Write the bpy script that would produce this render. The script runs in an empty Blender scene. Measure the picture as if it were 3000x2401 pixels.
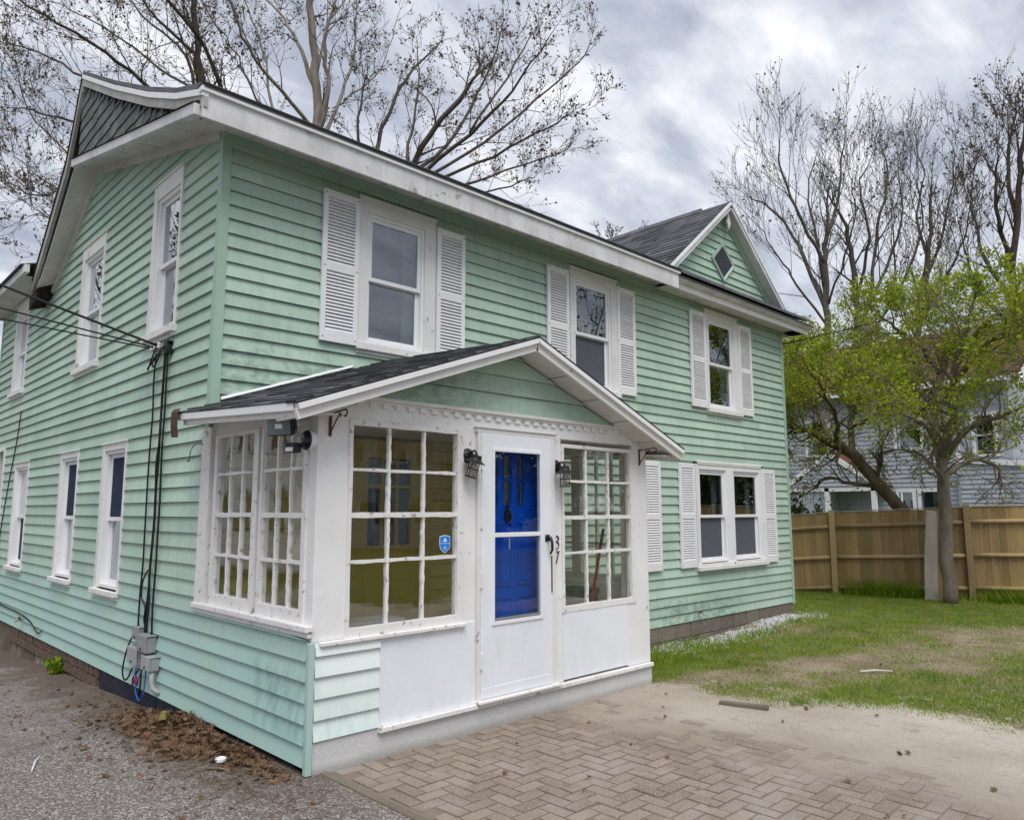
import bpy, bmesh, math, random
import numpy as np
from mathutils import Vector, Matrix, noise as mnoise

random.seed(7)
rng = np.random.default_rng(7)
scene = bpy.context.scene
COL = scene.collection

# ------------------------------------------------------------------ camera
cam_d = bpy.data.cameras.new('camera')
cam = bpy.data.objects.new('camera', cam_d)
COL.objects.link(cam)
RIGHT = Vector((0.71713, -0.69694, -0.00153))
UP = Vector((-0.09085, -0.09566, 0.99126))
FWD = Vector((0.69100, 0.71072, 0.13192))
cam.matrix_world = Matrix(((RIGHT.x, UP.x, -FWD.x, -2.489), (RIGHT.y, UP.y, -FWD.y, -6.1175),
                           (RIGHT.z, UP.z, -FWD.z, 1.6325), (0, 0, 0, 1)))
cam_d.sensor_fit = 'HORIZONTAL'; cam_d.sensor_width = 36.0; cam_d.lens = 26.297
cam_d.clip_start = 0.05; cam_d.clip_end = 3000
scene.camera = cam

# ------------------------------------------------------------------ sky
SUN_EL, SUN_AZ = math.radians(58), math.radians(212)      # azimuth: clockwise from +Y
world = bpy.data.worlds.new('World'); scene.world = world; world.use_nodes = True
wn = world.node_tree; wn.nodes.clear()
def W(t, **k):
    n = wn.nodes.new(t)
    for a, b in k.items(): setattr(n, a, b)
    return n
wl = wn.links.new
wo = W('ShaderNodeOutputWorld'); wb = W('ShaderNodeBackground'); wb.inputs['Strength'].default_value = 0.1
sky = W('ShaderNodeTexSky'); sky.sky_type = 'NISHITA'; sky.sun_disc = False
sky.sun_elevation = SUN_EL; sky.sun_rotation = SUN_AZ; sky.dust_density = 2.0
tc = W('ShaderNodeTexCoord')
sep = W('ShaderNodeSeparateXYZ'); wl(tc.outputs['Generated'], sep.inputs[0])
den = W('ShaderNodeMath', operation='MAXIMUM'); wl(sep.outputs['Z'], den.inputs[0]); den.inputs[1].default_value = 0.0
dn2 = W('ShaderNodeMath', operation='ADD'); wl(den.outputs[0], dn2.inputs[0]); dn2.inputs[1].default_value = 0.32
dx = W('ShaderNodeMath', operation='DIVIDE'); wl(sep.outputs['X'], dx.inputs[0]); wl(dn2.outputs[0], dx.inputs[1])
dy = W('ShaderNodeMath', operation='DIVIDE'); wl(sep.outputs['Y'], dy.inputs[0]); wl(dn2.outputs[0], dy.inputs[1])
cmb = W('ShaderNodeCombineXYZ'); wl(dx.outputs[0], cmb.inputs[0]); wl(dy.outputs[0], cmb.inputs[1])
mp = W('ShaderNodeMapping'); wl(cmb.outputs[0], mp.inputs[0])
mp.inputs['Rotation'].default_value = (0, 0, math.radians(20)); mp.inputs['Scale'].default_value = (1.0, 1.7, 1); mp.inputs['Location'].default_value = (3.1, 1.7, 0.4)
n1 = W('ShaderNodeTexNoise'); wl(mp.outputs[0], n1.inputs['Vector'])
n1.inputs['Scale'].default_value = 2.3; n1.inputs['Detail'].default_value = 9; n1.inputs['Roughness'].default_value = 0.56; n1.inputs['Distortion'].default_value = 0.25
n2 = W('ShaderNodeTexNoise'); wl(mp.outputs[0], n2.inputs['Vector'])
n2.inputs['Scale'].default_value = 5.5; n2.inputs['Detail'].default_value = 7; n2.inputs['Roughness'].default_value = 0.55; n2.inputs['Distortion'].default_value = 0.3
mxn = W('ShaderNodeMath', operation='MULTIPLY_ADD'); wl(n2.outputs['Fac'], mxn.inputs[0]); mxn.inputs[1].default_value = 0.50
nsc = W('ShaderNodeMath', operation='MULTIPLY'); wl(n1.outputs['Fac'], nsc.inputs[0]); nsc.inputs[1].default_value = 0.72
wl(nsc.outputs[0], mxn.inputs[2])
rp = W('ShaderNodeValToRGB'); wl(mxn.outputs[0], rp.inputs[0])
el = rp.color_ramp.elements
el[0].position = 0.45; el[0].color = (0.255, 0.285, 0.355, 1)
el[1].position = 0.76; el[1].color = (0.67, 0.675, 0.695, 1)
e = el.new(0.56); e.color = (0.37, 0.395, 0.46, 1)
e = el.new(0.645); e.color = (0.485, 0.505, 0.56, 1)
vm = W('ShaderNodeVectorMath', operation='SCALE'); wl(rp.outputs[0], vm.inputs[0]); vm.inputs['Scale'].default_value = 9.0
wm = W('ShaderNodeMix', data_type='RGBA'); wm.inputs['Factor'].default_value = 0.94
wl(sky.outputs[0], wm.inputs['A']); wl(vm.outputs[0], wm.inputs['B'])
wl(wm.outputs['Result'], wb.inputs['Color']); wl(wb.outputs[0], wo.inputs['Surface'])

# ------------------------------------------------------------------ sun (thin overcast)
sun_d = bpy.data.lights.new('sun', 'SUN'); sun_d.energy = 1.5; sun_d.angle = math.radians(35); sun_d.color = (1.0, 0.965, 0.92)
sun = bpy.data.objects.new('sun', sun_d); COL.objects.link(sun)
sdir = Vector((math.sin(SUN_AZ) * math.cos(SUN_EL), math.cos(SUN_AZ) * math.cos(SUN_EL), math.sin(SUN_EL)))
sun.rotation_euler = sdir.to_track_quat('Z', 'Y').to_euler()
sun.location = (-4, -20, 20)

scene.view_settings.view_transform = 'Standard'; scene.view_settings.look = 'None'
scene.view_settings.exposure = 0.82; scene.view_settings.gamma = 1.0
scene.view_settings.use_curve_mapping = False
scene.render.engine = 'CYCLES'
scene.cycles.max_bounces = 6; scene.cycles.diffuse_bounces = 3; scene.cycles.glossy_bounces = 3; scene.cycles.transparent_max_bounces = 24

# ------------------------------------------------------------------ mesh helpers
class MB:
    def __init__(s): s.v = []; s.f = []; s.m = []
    def add(s, vs, fs, mi=0):
        o = len(s.v); s.v.extend(vs); s.f.extend(tuple(i + o for i in f) for f in fs); s.m.extend([mi] * len(fs))
    def hexa(s, p, mi=0):          # p: 8 points, bottom ring 0-3 then top ring 4-7
        s.add(p, [(3, 2, 1, 0), (4, 5, 6, 7), (0, 1, 5, 4), (1, 2, 6, 5), (2, 3, 7, 6), (3, 0, 4, 7)], mi)
    def box(s, x0, x1, y0, y1, z0, z1, mi=0):
        s.hexa([(x0, y0, z0), (x1, y0, z0), (x1, y1, z0), (x0, y1, z0), (x0, y0, z1), (x1, y0, z1), (x1, y1, z1), (x0, y1, z1)], mi)
    def mbox(s, M, u0, u1, n0, n1, z0, z1, mi=0):   # box in wall coordinates (along, outward, up)
        s.hexa([M(u0, n0, z0), M(u1, n0, z0), M(u1, n1, z0), M(u0, n1, z0), M(u0, n0, z1), M(u1, n0, z1), M(u1, n1, z1), M(u0, n1, z1)], mi)
    def prism(s, pts2, M, n0, n1, mi=0):            # polygon (u,z) extruded between n0 and n1
        k = len(pts2)
        vs = [M(u, n0, z) for u, z in pts2] + [M(u, n1, z) for u, z in pts2]
        fs = [tuple(range(k)), tuple(range(2 * k - 1, k - 1, -1))] + [(i, i + k, (i + 1) % k + k, (i + 1) % k) for i in range(k)]
        s.add(vs, fs, mi)
    def bar(s, a, b, w, h, up=Vector((0, 0, 1)), mi=0):     # beam from a to b, width w, height h
        a = Vector(a); b = Vector(b); d = (b - a).normalized(); sd = d.cross(up)
        if sd.length < 1e-4: sd = d.cross(Vector((0, 1, 0)))
        sd.normalize(); u2 = sd.cross(d)
        c = [(-1, -1), (1, -1), (1, 1), (-1, 1)]
        s.hexa([tuple(a + sd * (x * w / 2) + u2 * (y * h / 2)) for x, y in c] + [tuple(b + sd * (x * w / 2) + u2 * (y * h / 2)) for x, y in c], mi)
    def tube(s, pts, r, sides=6, mi=0, caps=True):
        pts = [Vector(p) for p in pts]; n = len(pts)
        if n < 2: return
        rs = r if isinstance(r, (list, tuple)) else [r] * n
        t0 = (pts[1] - pts[0]).normalized()
        ref = Vector((0, 0, 1)) if abs(t0.z) < .9 else Vector((1, 0, 0))
        nrm = t0.cross(ref).normalized(); vs = []
        for i, p in enumerate(pts):
            t = (pts[min(i + 1, n - 1)] - pts[max(i - 1, 0)])
            t = t.normalized() if t.length > 1e-9 else t0
            nrm = nrm - t * nrm.dot(t)
            nrm = nrm.normalized() if nrm.length > 1e-6 else t.orthogonal().normalized()
            bn = t.cross(nrm)
            for k in range(sides):
                a = 2 * math.pi * k / sides
                vs.append(tuple(p + (nrm * math.cos(a) + bn * math.sin(a)) * rs[i]))
        fs = [(i * sides + k, i * sides + (k + 1) % sides, (i + 1) * sides + (k + 1) % sides, (i + 1) * sides + k) for i in range(n - 1) for k in range(sides)]
        if caps: fs += [tuple(range(sides - 1, -1, -1)), tuple(range((n - 1) * sides, n * sides))]
        s.add(vs, fs, mi)
    def lathe(s, prof, M4=None, seg=20, mi=0):       # prof: (radius, height) round local z
        M4 = M4 or Matrix(); vs = []; k = len(prof)
        for j in range(seg):
            a = 2 * math.pi * j / seg
            for r, h in prof: vs.append(tuple(M4 @ Vector((r * math.cos(a), r * math.sin(a), h))))
        fs = [(j * k + i, ((j + 1) % seg) * k + i, ((j + 1) % seg) * k + i + 1, j * k + i + 1) for j in range(seg) for i in range(k - 1)]
        s.add(vs, fs, mi)
    def mesh(s, name, mats):
        me = bpy.data.meshes.new(name); me.from_pydata([tuple(v) for v in s.v], [], s.f)
        for m in (mats if isinstance(mats, (list, tuple)) else [mats]): me.materials.append(m)
        if any(s.m): me.polygons.foreach_set('material_index', s.m)
        me.update(); return me
    def build(s, name, mats, parent=None, smooth=False, bevel=0, fixn=True):
        me = s.mesh(name, mats)
        if fixn and len(s.f) < 20000:
            bm = bmesh.new(); bm.from_mesh(me); bmesh.ops.recalc_face_normals(bm, faces=bm.faces); bm.to_mesh(me); bm.free()
        if smooth: me.polygons.foreach_set('use_smooth', [True] * len(me.polygons))
        o = bpy.data.objects.new(name, me); COL.objects.link(o)
        if bevel:
            b = o.modifiers.new('bevel', 'BEVEL'); b.width = bevel; b.segments = 2; b.limit_method = 'ANGLE'; b.angle_limit = math.radians(40)
        adopt(o, parent); return o

def adopt(o, parent):
    if parent is not None:
        o.parent = parent
        if parent.type == 'EMPTY': o.matrix_parent_inverse = Matrix.Translation(parent.location).inverted()
def thing(name, loc, label, cat, group=None):
    o = bpy.data.objects.new(name, None); COL.objects.link(o); o.location = loc; o.empty_display_size = .1
    return tag(o, label, cat, group)
def tag(o, label=None, cat=None, group=None, kind=None):
    for k, v in (('label', label), ('category', cat), ('group', group), ('kind', kind)):
        if v: o[k] = v
    return o
def inst(name, me, loc, parent=None, rot=(0, 0, 0), scale=(1, 1, 1)):
    o = bpy.data.objects.new(name, me); COL.objects.link(o); o.location = loc; o.rotation_euler = rot; o.scale = scale
    adopt(o, parent); return o
FR = lambda u, n, z: (u, -n, z)            # front wall of the house: u = x, outward = -y
SD = lambda u, n, z: (-n, u, z)            # left wall: u = y, outward = -x
PY = -1.738                                 # porch front plane
PF = lambda u, n, z: (u, PY - n, z)
PRX = 3.61
def smooth01(a, b, x):
    t = min(1, max(0, (x - a) / (b - a))); return t * t * (3 - 2 * t)
def interp(x, tab):
    if x <= tab[0][0]: return tab[0][1]
    for (a, b), (c, d) in zip(tab, tab[1:]):
        if x <= c: return b + (d - b) * (x - a) / (c - a)
    return tab[-1][1]
def gz(x, y):                               # ground height
    left = interp(y, [(0.1, 0), (1.0, -.085), (2.6, -.16), (4.2, -.22), (6.3, -.34), (12, -.5)])
    t = smooth01(3.2, 6.0, x)
    right = -.13 * t - .10 * math.exp(-((x - 7.2) / 1.7) ** 2) * math.exp(-(y / 1.2) ** 2) * t
    k = smooth01(0, 3.2, x)
    return left * (1 - k) + right * k

# ------------------------------------------------------------------ materials
def S(r, g, b):
    f = lambda c: (c / 255 / 12.92) if c <= 10 else ((c / 255 + .055) / 1.055) ** 2.4
    return (f(r), f(g), f(b), 1)
class NM:
    def __init__(s, name, rough=.6, spec=.3, metal=0):
        s.mat = bpy.data.materials.new(name); s.mat.use_nodes = True; s.nt = s.mat.node_tree
        s.b = s.nt.nodes['Principled BSDF']; s.out = s.nt.nodes['Material Output']
        s.b.inputs['Roughness'].default_value = rough; s.b.inputs['Specular IOR Level'].default_value = spec; s.b.inputs['Metallic'].default_value = metal
        s.P = s.node('ShaderNodeNewGeometry').outputs['Position']
    def node(s, t, **k):
        n = s.nt.nodes.new(t)
        for a, b in k.items(): setattr(n, a, b)
        return n
    def put(s, sock, v):
        if isinstance(v, bpy.types.NodeSocket): s.nt.links.new(v, sock)
        elif isinstance(v, (int, float)) and sock.type in ('RGBA', 'VECTOR'): sock.default_value = (v, v, v, 1)[:len(sock.default_value)]
        else: sock.default_value = v
    def rand(s): return s.node('ShaderNodeObjectInfo').outputs['Random']
    def vmul(s, v, sc):
        n = s.node('ShaderNodeVectorMath', operation='MULTIPLY'); s.put(n.inputs[0], v); n.inputs[1].default_value = sc; return n.outputs[0]
    def noise(s, scale, detail=4, rough=.55, vec=None, dist=0, stretch=None):
        v = vec or s.P
        if stretch: v = s.vmul(v, stretch)
        n = s.node('ShaderNodeTexNoise'); s.put(n.inputs['Vector'], v)
        n.inputs['Scale'].default_value = scale; n.inputs['Detail'].default_value = detail; n.inputs['Roughness'].default_value = rough; n.inputs['Distortion'].default_value = dist
        return n.outputs['Fac']
    def voro(s, scale, feature='F1', vec=None, out='Distance'):
        n = s.node('ShaderNodeTexVoronoi', feature=feature); s.put(n.inputs['Vector'], vec or s.P); n.inputs['Scale'].default_value = scale; return n.outputs[out]
    def ramp(s, f, stops):
        n = s.node('ShaderNodeValToRGB'); s.put(n.inputs[0], f); e = n.color_ramp.elements
        e[0].position, e[0].color = stops[0][0], s.c4(stops[0][1]); e[1].position, e[1].color = stops[-1][0], s.c4(stops[-1][1])
        for p, c in stops[1:-1]:
            q = e.new(p); q.color = s.c4(c)
        return n.outputs[0]
    def c4(s, c):
        if isinstance(c, (int, float)): return (c, c, c, 1)
        return tuple(c) if len(c) == 4 else tuple(c) + (1,)
    def mix(s, f, a, b, mode='MIX'):
        n = s.node('ShaderNodeMix', data_type='RGBA', blend_type=mode); s.put(n.inputs['Factor'], f)
        for k, v in (('A', a), ('B', b)):
            s.put(n.inputs[k], v if isinstance(v, bpy.types.NodeSocket) else s.c4(v))
        return n.outputs['Result']
    def math(s, op, a, b=0, c=0, clamp=False):
        n = s.node('ShaderNodeMath', operation=op); n.use_clamp = clamp
        s.put(n.inputs[0], a); s.put(n.inputs[1], b); s.put(n.inputs[2], c); return n.outputs[0]
    def xyz(s):
        n = s.node('ShaderNodeSeparateXYZ'); s.put(n.inputs[0], s.P); return n.outputs
    def mrange(s, v, a, b, c=0, d=1, smooth=True):
        n = s.node('ShaderNodeMapRange'); n.interpolation_type = 'SMOOTHSTEP' if smooth else 'LINEAR'
        s.put(n.inputs['Value'], v)
        for k, x in (('From Min', a), ('From Max', b), ('To Min', c), ('To Max', d)): n.inputs[k].default_value = x
        return n.outputs['Result']
    def vary(s, col, amt):          # per-object brightness variation
        r = s.mrange(s.rand(), 0, 1, 1 - amt, 1 + amt, False)
        n = s.node('ShaderNodeVectorMath', operation='SCALE'); s.put(n.inputs[0], col if isinstance(col, bpy.types.NodeSocket) else tuple(col)[:3]); s.put(n.inputs['Scale'], r); return n.outputs[0]
    def color(s, v): s.put(s.b.inputs['Base Color'], v if isinstance(v, bpy.types.NodeSocket) else s.c4(v)); return s
    def rough(s, v): s.put(s.b.inputs['Roughness'], v); return s
    def bump(s, h, strength=.3, dist=.01):
        n = s.node('ShaderNodeBump'); s.put(n.inputs['Height'], h); n.inputs['Strength'].default_value = strength; n.inputs['Distance'].default_value = dist
        s.nt.links.new(n.outputs[0], s.b.inputs['Normal']); return s

def siding(name, a, b, pale=0.0, stain=True, amt=.09):
    m = NM(name, .55, .25)
    base = m.mix(m.ramp(m.noise(1.1, 5, .6), [(.35, 0), (.65, 1)]), a, b)
    streak = m.noise(5, 4, .6, stretch=(3.0, 3.0, .35))
    base = m.mix(m.math('MULTIPLY', m.ramp(streak, [(.46, 0), (.75, 1)]), .55), base, tuple(c * k for c, k in zip(a[:3], (.66, .74, .74))))
    base = m.vary(base, amt)
    x, y, z = m.xyz()
    if stain:
        g = m.noise(7.5, 9, .74, stretch=(1, 1, 1.5))
        # mildew over the porch roof, and under the double window
        k1 = m.math('MULTIPLY', m.math('MULTIPLY', m.mrange(z, 3.5, 2.8), m.mrange(x, 2.6, .8)), m.mrange(z, 2.2, 2.5))
        k1 = m.math('MULTIPLY', k1, m.mrange(y, .06, .04))
        k2 = m.math('MULTIPLY', m.mrange(z, .62, .2), m.math('MULTIPLY', m.mrange(x, 5.2, 6.6), m.mrange(x, 9.4, 8.0)))
        msk = m.math('MULTIPLY_ADD', m.math('MAXIMUM', k1, k2), .36, -.62)
        f = m.math('ADD', m.math('MULTIPLY', g, 1.6), msk)
        f = m.ramp(f, [(.42, 0), (.68, 1)])
        f = m.math('MULTIPLY', f, m.math('MAXIMUM', k1, k2))
        base = m.mix(m.math('MULTIPLY', f, .52), base, (.075, .165, .115))
        # repainted, bluer lower courses of the left wall
        f2 = m.math('MULTIPLY', m.mrange(z, 1.15, .45), m.mrange(x, .3, .1))
        f2 = m.math('MULTIPLY', f2, m.ramp(m.noise(1.4, 3), [(.3, .45), (.6, 1)]))
        base = m.mix(m.math('MULTIPLY', f2, .85), base, (.37, .565, .525))
        gh = m.math('MULTIPLY', m.math('MULTIPLY', m.mrange(y, -.92, -1.06), m.mrange(y, -1.78, -1.62)), m.math('MULTIPLY', m.mrange(z, .12, .26), m.mrange(z, .68, .56)))
        gh = m.math('MULTIPLY', m.math('MULTIPLY', gh, m.mrange(x, .3, .1)), m.ramp(m.noise(2.2, 6, .7, stretch=(1, 5, 1.6)), [(.42, 0), (.62, 1)]))
        base = m.mix(m.math('MULTIPLY', gh, .55), base, (.17, .31, .29))
        sp = m.ramp(m.noise(60, 3, .7), [(.70, 0), (.78, 1)])
        base = m.mix(m.math('MULTIPLY', sp, .3), base, (.10, .16, .13))
    if pale:
        f3 = m.math('ADD', m.mrange(z, .15, .85), m.mrange(m.noise(4, 5), 0, 1, -.25, .25))
        base = m.mix(m.math('MULTIPLY', f3, 1, clamp=True), base, (.74, .80, .80))
    m.color(base)
    gr = m.noise(1.0, 5, .7, stretch=(2.5, 2.5, 130))
    m.bump(gr, .22, .004)
    return m.mat
def paint(name, col, peel=0.0, dirt=.15, rough=.5, bare=(.27, .24, .21), pscale=9):
    m = NM(name, rough, .3)
    base = m.mix(m.ramp(m.noise(2.3, 5, .6), [(.3, 0), (.7, 1)]), col, tuple(c * (1 - dirt) for c in col[:3]))
    base = m.mix(m.math('MULTIPLY', m.ramp(m.noise(7, 5, .65, stretch=(1, 1, .25)), [(.55, 0), (.8, 1)]), dirt * 2.2, clamp=True), base, tuple(c * t for c, t in zip(col, (.52, .50, .46))))
    h = m.noise(70, 3, .6)
    if peel:
        n = m.noise(pscale, 8, .72, dist=.4)
        f = m.ramp(n, [(.66 - peel * .22, 0), (.69 - peel * .22, 1)])
        base = m.mix(f, base, m.mix(m.noise(30, 4, .6, stretch=(1, 1, .2)), bare, tuple(c * 1.7 for c in bare)))
        h = m.math('ADD', m.math('MULTIPLY', h, .15), m.math('MULTIPLY', f, -1))
        m.bump(h, .8, .004)
    else: m.bump(h, .12, .003)
    m.color(base); return m.mat
def plain(name, col, rough=.5, spec=.4, metal=0, var=.15, scale=8):
    m = NM(name, rough, spec, metal)
    m.color(m.mix(m.ramp(m.noise(scale, 4), [(.35, 0), (.65, 1)]), col, tuple(c * (1 - var) for c in col[:3])))
    m.bump(m.noise(60, 3), .08, .002); return m.mat
def glass(name, tint=(.82, .87, .88), base=.05, mul=1.5, wavy=.0):
    m = NM(name); m.nt.nodes.remove(m.b)
    t = m.node('ShaderNodeBsdfTransparent'); t.inputs[0].default_value = tint + (1,)
    g = m.node('ShaderNodeBsdfGlossy'); g.inputs['Roughness'].default_value = .012; g.inputs[0].default_value = (.95, .97, 1, 1)
    lw = m.node('ShaderNodeLayerWeight'); lw.inputs['Blend'].default_value = .5
    f = m.math('MULTIPLY_ADD', m.math('MULTIPLY_ADD', m.math('POWER', lw.outputs['Facing'], 5), .96, .04), mul, base, clamp=True)
    if wavy:
        bp = m.node('ShaderNodeBump'); bp.inputs['Strength'].default_value = wavy; bp.inputs['Distance'].default_value = .02
        m.nt.links.new(m.noise(2.2, 2, .4, stretch=(1, 1, 2.0)), bp.inputs['Height'])
        m.nt.links.new(bp.outputs[0], g.inputs['Normal'])
    mx = m.node('ShaderNodeMixShader'); m.put(mx.inputs[0], f); m.nt.links.new(t.outputs[0], mx.inputs[1]); m.nt.links.new(g.outputs[0], mx.inputs[2])
    m.nt.links.new(mx.outputs[0], m.out.inputs['Surface']); return m.mat

GRN_A, GRN_B = (.445, .575, .475), (.355, .48, .405)
M = {}
M['siding'] = siding('green_siding', GRN_A, GRN_B)
M['siding_pale'] = siding('whitewashed_siding', (.56, .69, .65), (.64, .74, .71), pale=1, stain=False)
M['green_trim'] = paint('green_trim', (.36, .515, .42), 0, .14)
M['white'] = paint('white_paint', (.80, .80, .82), .0, .07, .4)
M['white_old'] = paint('weathered_white_paint', (.76, .75, .735), .10, .12, .55, pscale=6)
M['white_peel'] = paint('peeling_white_paint', (.78, .77, .755), .26, .10, .6, pscale=16)
M['fascia'] = paint('fascia_paint', (.72, .72, .735), .10, .34, .55, pscale=6)
M['soffit'] = paint('soffit_paint', (.66, .65, .62), .10, .2, .6)
M['porch_white'] = paint('porch_white_paint', (.80, .80, .80), .12, .10, .5, pscale=4.2)
M['door_white'] = paint('storm_door_white', (.80, .825, .87), 0, .09, .38)
M['vinyl'] = paint('white_vinyl', (.80, .81, .83), 0, .05, .3)
M['mustard'] = siding('mustard_siding', (.74, .58, .18), (.66, .51, .15), stain=False)
M['mustard_door'] = paint('mustard_door', (.72, .53, .08), 0, .1, .4)
M['blue'] = paint('blue_door', (.003, .098, .56), 0, .12, .35)
M['glass'] = glass('window_glass', (.70, .76, .78), .07, 1.7)
M['old_glass'] = glass('old_wavy_glass', (.975, .98, .965), .035, 1.4, .06)
M['storm_glass'] = glass('storm_glass', (.88, .91, .95), .03, 1.3)
M['screen'] = plain('insect_screen', (.030, .042, .075), .8, .1, var=.05)
M['screen_grey'] = plain('grey_insect_screen', (.10, .11, .13), .8, .1, var=.05)
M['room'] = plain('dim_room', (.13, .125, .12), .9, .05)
M['curtain'] = plain('curtain', (.42, .41, .40), .9, .05, var=.25, scale=18)
M['black'] = plain('black_metal', (.012, .012, .014), .4, .5)
M['black_rubber'] = plain('black_cable', (.010, .011, .013), .6, .3)
M['rust'] = plain('rusty_iron', (.19, .075, .035), .8, .2, var=.5, scale=40)
M['grey_plastic'] = plain('grey_plastic_box', (.30, .31, .32), .5, .3, var=.2)
M['pvc'] = plain('grey_conduit', (.38, .39, .40), .45, .3)
M['lamp_glass'] = glass('lantern_glass', (.8, .8, .8), .12, 1.2)
M['bulb'] = plain('frosted_bulb', (.72, .72, .70), .4, .4)

m = NM('shingles', .9, .15)
c = m.mix(m.ramp(m.noise(3, 4), [(.3, 0), (.7, 1)]), (.062, .065, .074), (.11, .113, .122))
c = m.mix(m.ramp(m.noise(320, 2), [(.55, 0), (.68, 1)]), c, (.22, .22, .225)); m.color(m.vary(c, .38)); m.bump(m.noise(260, 2), .5, .004); M['shingle'] = m.mat
m = NM('slate_shingles', .75, .25)
c = m.mix(m.rand(), (.10, .115, .115), (.17, .19, .185)); c = m.mix(m.ramp(m.noise(9, 5), [(.45, 0), (.75, 1)]), c, (.075, .10, .085)); m.color(c); m.bump(m.noise(40, 4), .3, .004); M['slate'] = m.mat
m = NM('roof_edge', .85, .2); m.color((.024, .024, .027)); M['roof_edge'] = m.mat
m = NM('concrete_base', .9, .15)
c = m.mix(m.noise(3, 6, .6), (.66, .67, .67), (.50, .50, .49)); c = m.mix(m.ramp(m.noise(110, 5, .75), [(.5, 0), (.7, .7)]), c, (.30, .295, .28)); zz_ = m.xyz()[2]; c = m.mix(m.math('MULTIPLY', m.mrange(zz_, .07, .0), .5), c, (.22, .2, .17)); m.color(c); m.bump(m.noise(80, 5, .7), .5, .006); M['concrete'] = m.mat
m = NM('foundation_stone', .92, .1)
c = m.mix(m.ramp(m.noise(6, 6, .65), [(.3, 0), (.7, 1)]), (.20, .165, .125), (.105, .085, .066)); c = m.mix(m.ramp(m.noise(30, 4, .7), [(.55, 0), (.75, 1)]), c, (.32, .29, .25)); m.color(m.vary(c, .25)); m.bump(m.noise(25, 6, .7), .8, .015); M['stone'] = m.mat
m = NM('foundation_brick', .9, .12)
c = m.mix(m.rand(), (.15, .085, .062), (.11, .08, .064)); c = m.mix(m.ramp(m.noise(35, 5, .7), [(.45, 0), (.75, 1)]), c, (.28, .24, .21)); m.color(c); m.bump(m.noise(60, 4), .6, .006); M['brick'] = m.mat
m = NM('navy_block', .6, .3)
c = m.mix(m.ramp(m.noise(14, 5), [(.4, 0), (.75, 1)]), (.014, .018, .034), (.035, .04, .06)); m.color(m.vary(c, .2)); m.bump(m.noise(40, 5, .7), .5, .008); M['navy'] = m.mat
m = NM('foundation_block', .92, .12)
c = m.mix(m.noise(4, 6, .65), (.235, .205, .165), (.13, .115, .095)); c = m.mix(m.ramp(m.noise(16, 5, .7), [(.58, 0), (.72, 1)]), c, (.37, .345, .30)); m.color(m.vary(c, .18)); m.bump(m.noise(22, 6, .7), .8, .012); M['block'] = m.mat

# ground surfaces
m = NM('asphalt', .92, .15)
c = m.mix(m.ramp(m.noise(.9, 5, .6), [(.3, 0), (.7, 1)]), (.150, .133, .122), (.205, .185, .172))
sp = m.voro(105, out='Color'); spn = m.node('ShaderNodeSeparateColor'); m.put(spn.inputs[0], sp)
c = m.mix(m.ramp(spn.outputs[0], [(.0, .8), (.35, 0)]), c, (.045, .04, .036)); c = m.mix(m.ramp(spn.outputs[1], [(.62, 0), (1, .9)]), c, (.50, .46, .435))
x, y, z = m.xyz()
dirt = m.math('ADD', m.mrange(x, -1.5, .05), m.math('MULTIPLY_ADD', m.noise(2.2, 6, .7), 1.5, -.75))
dirt = m.math('MULTIPLY', m.mrange(dirt, .45, .95), m.mrange(y, -3.0, -.9))
c = m.mix(m.math('MULTIPLY', dirt, .8), c, m.mix(m.noise(40, 4, .7), (.075, .052, .036), (.15, .112, .082)))
ce = m.node('ShaderNodeTexVoronoi', feature='DISTANCE_TO_EDGE'); wv = m.node('ShaderNodeVectorMath', operation='ADD'); m.put(wv.inputs[0], m.P); nzc = m.node('ShaderNodeTexNoise'); m.put(nzc.inputs['Vector'], m.P); nzc.inputs['Scale'].default_value = 2.5; nzc.inputs['Detail'].default_value = 6
sc_ = m.node('ShaderNodeVectorMath', operation='SCALE'); m.put(sc_.inputs[0], nzc.outputs['Color']); sc_.inputs['Scale'].default_value = .5; m.put(wv.inputs[1], sc_.outputs[0]); m.put(ce.inputs['Vector'], wv.outputs[0]); ce.inputs['Scale'].default_value = .55
c = m.mix(m.math('MULTIPLY', m.ramp(ce.outputs['Distance'], [(.0, 1), (.006, 0)]), m.ramp(m.noise(.9, 3), [(.5, 0), (.6, .75)])), c, (.03, .027, .024))
c = m.mix(m.ramp(m.noise(.7, 5, .65, dist=.5), [(.55, 0), (.68, .45)]), c, (.085, .075, .068))
m.color(c); m.bump(m.math('ADD', m.voro(150), m.noise(300, 2)), .55, .006); M['asphalt'] = m.mat
m = NM('sandy_concrete', .95, .1)
c = m.mix(m.ramp(m.noise(1.3, 6, .6), [(.3, 0), (.7, 1)]), (.41, .365, .305), (.56, .515, .445))
c = m.mix(m.ramp(m.noise(75, 4, .75), [(.50, 0), (.66, .75)]), c, (.17, .14, .115)); c = m.mix(m.ramp(m.noise(62, 4, .7), [(.55, 0), (.70, .7)]), c, (.62, .565, .50))
st = m.noise(14, 4, .65, stretch=(1.0, .35, 1)); c = m.mix(m.ramp(st, [(.58, 0), (.68, .55)]), c, (.20, .17, .14))
x, y, z = m.xyz()
edge = m.math('ADD', m.mrange(x, 2.4, 4.4), m.math('MULTIPLY_ADD', m.noise(1.7, 5, .6), 1.0, -.5)); edge = m.math('MULTIPLY', m.mrange(edge, .35, .9), m.mrange(y, -4.2, -2.6))
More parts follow.
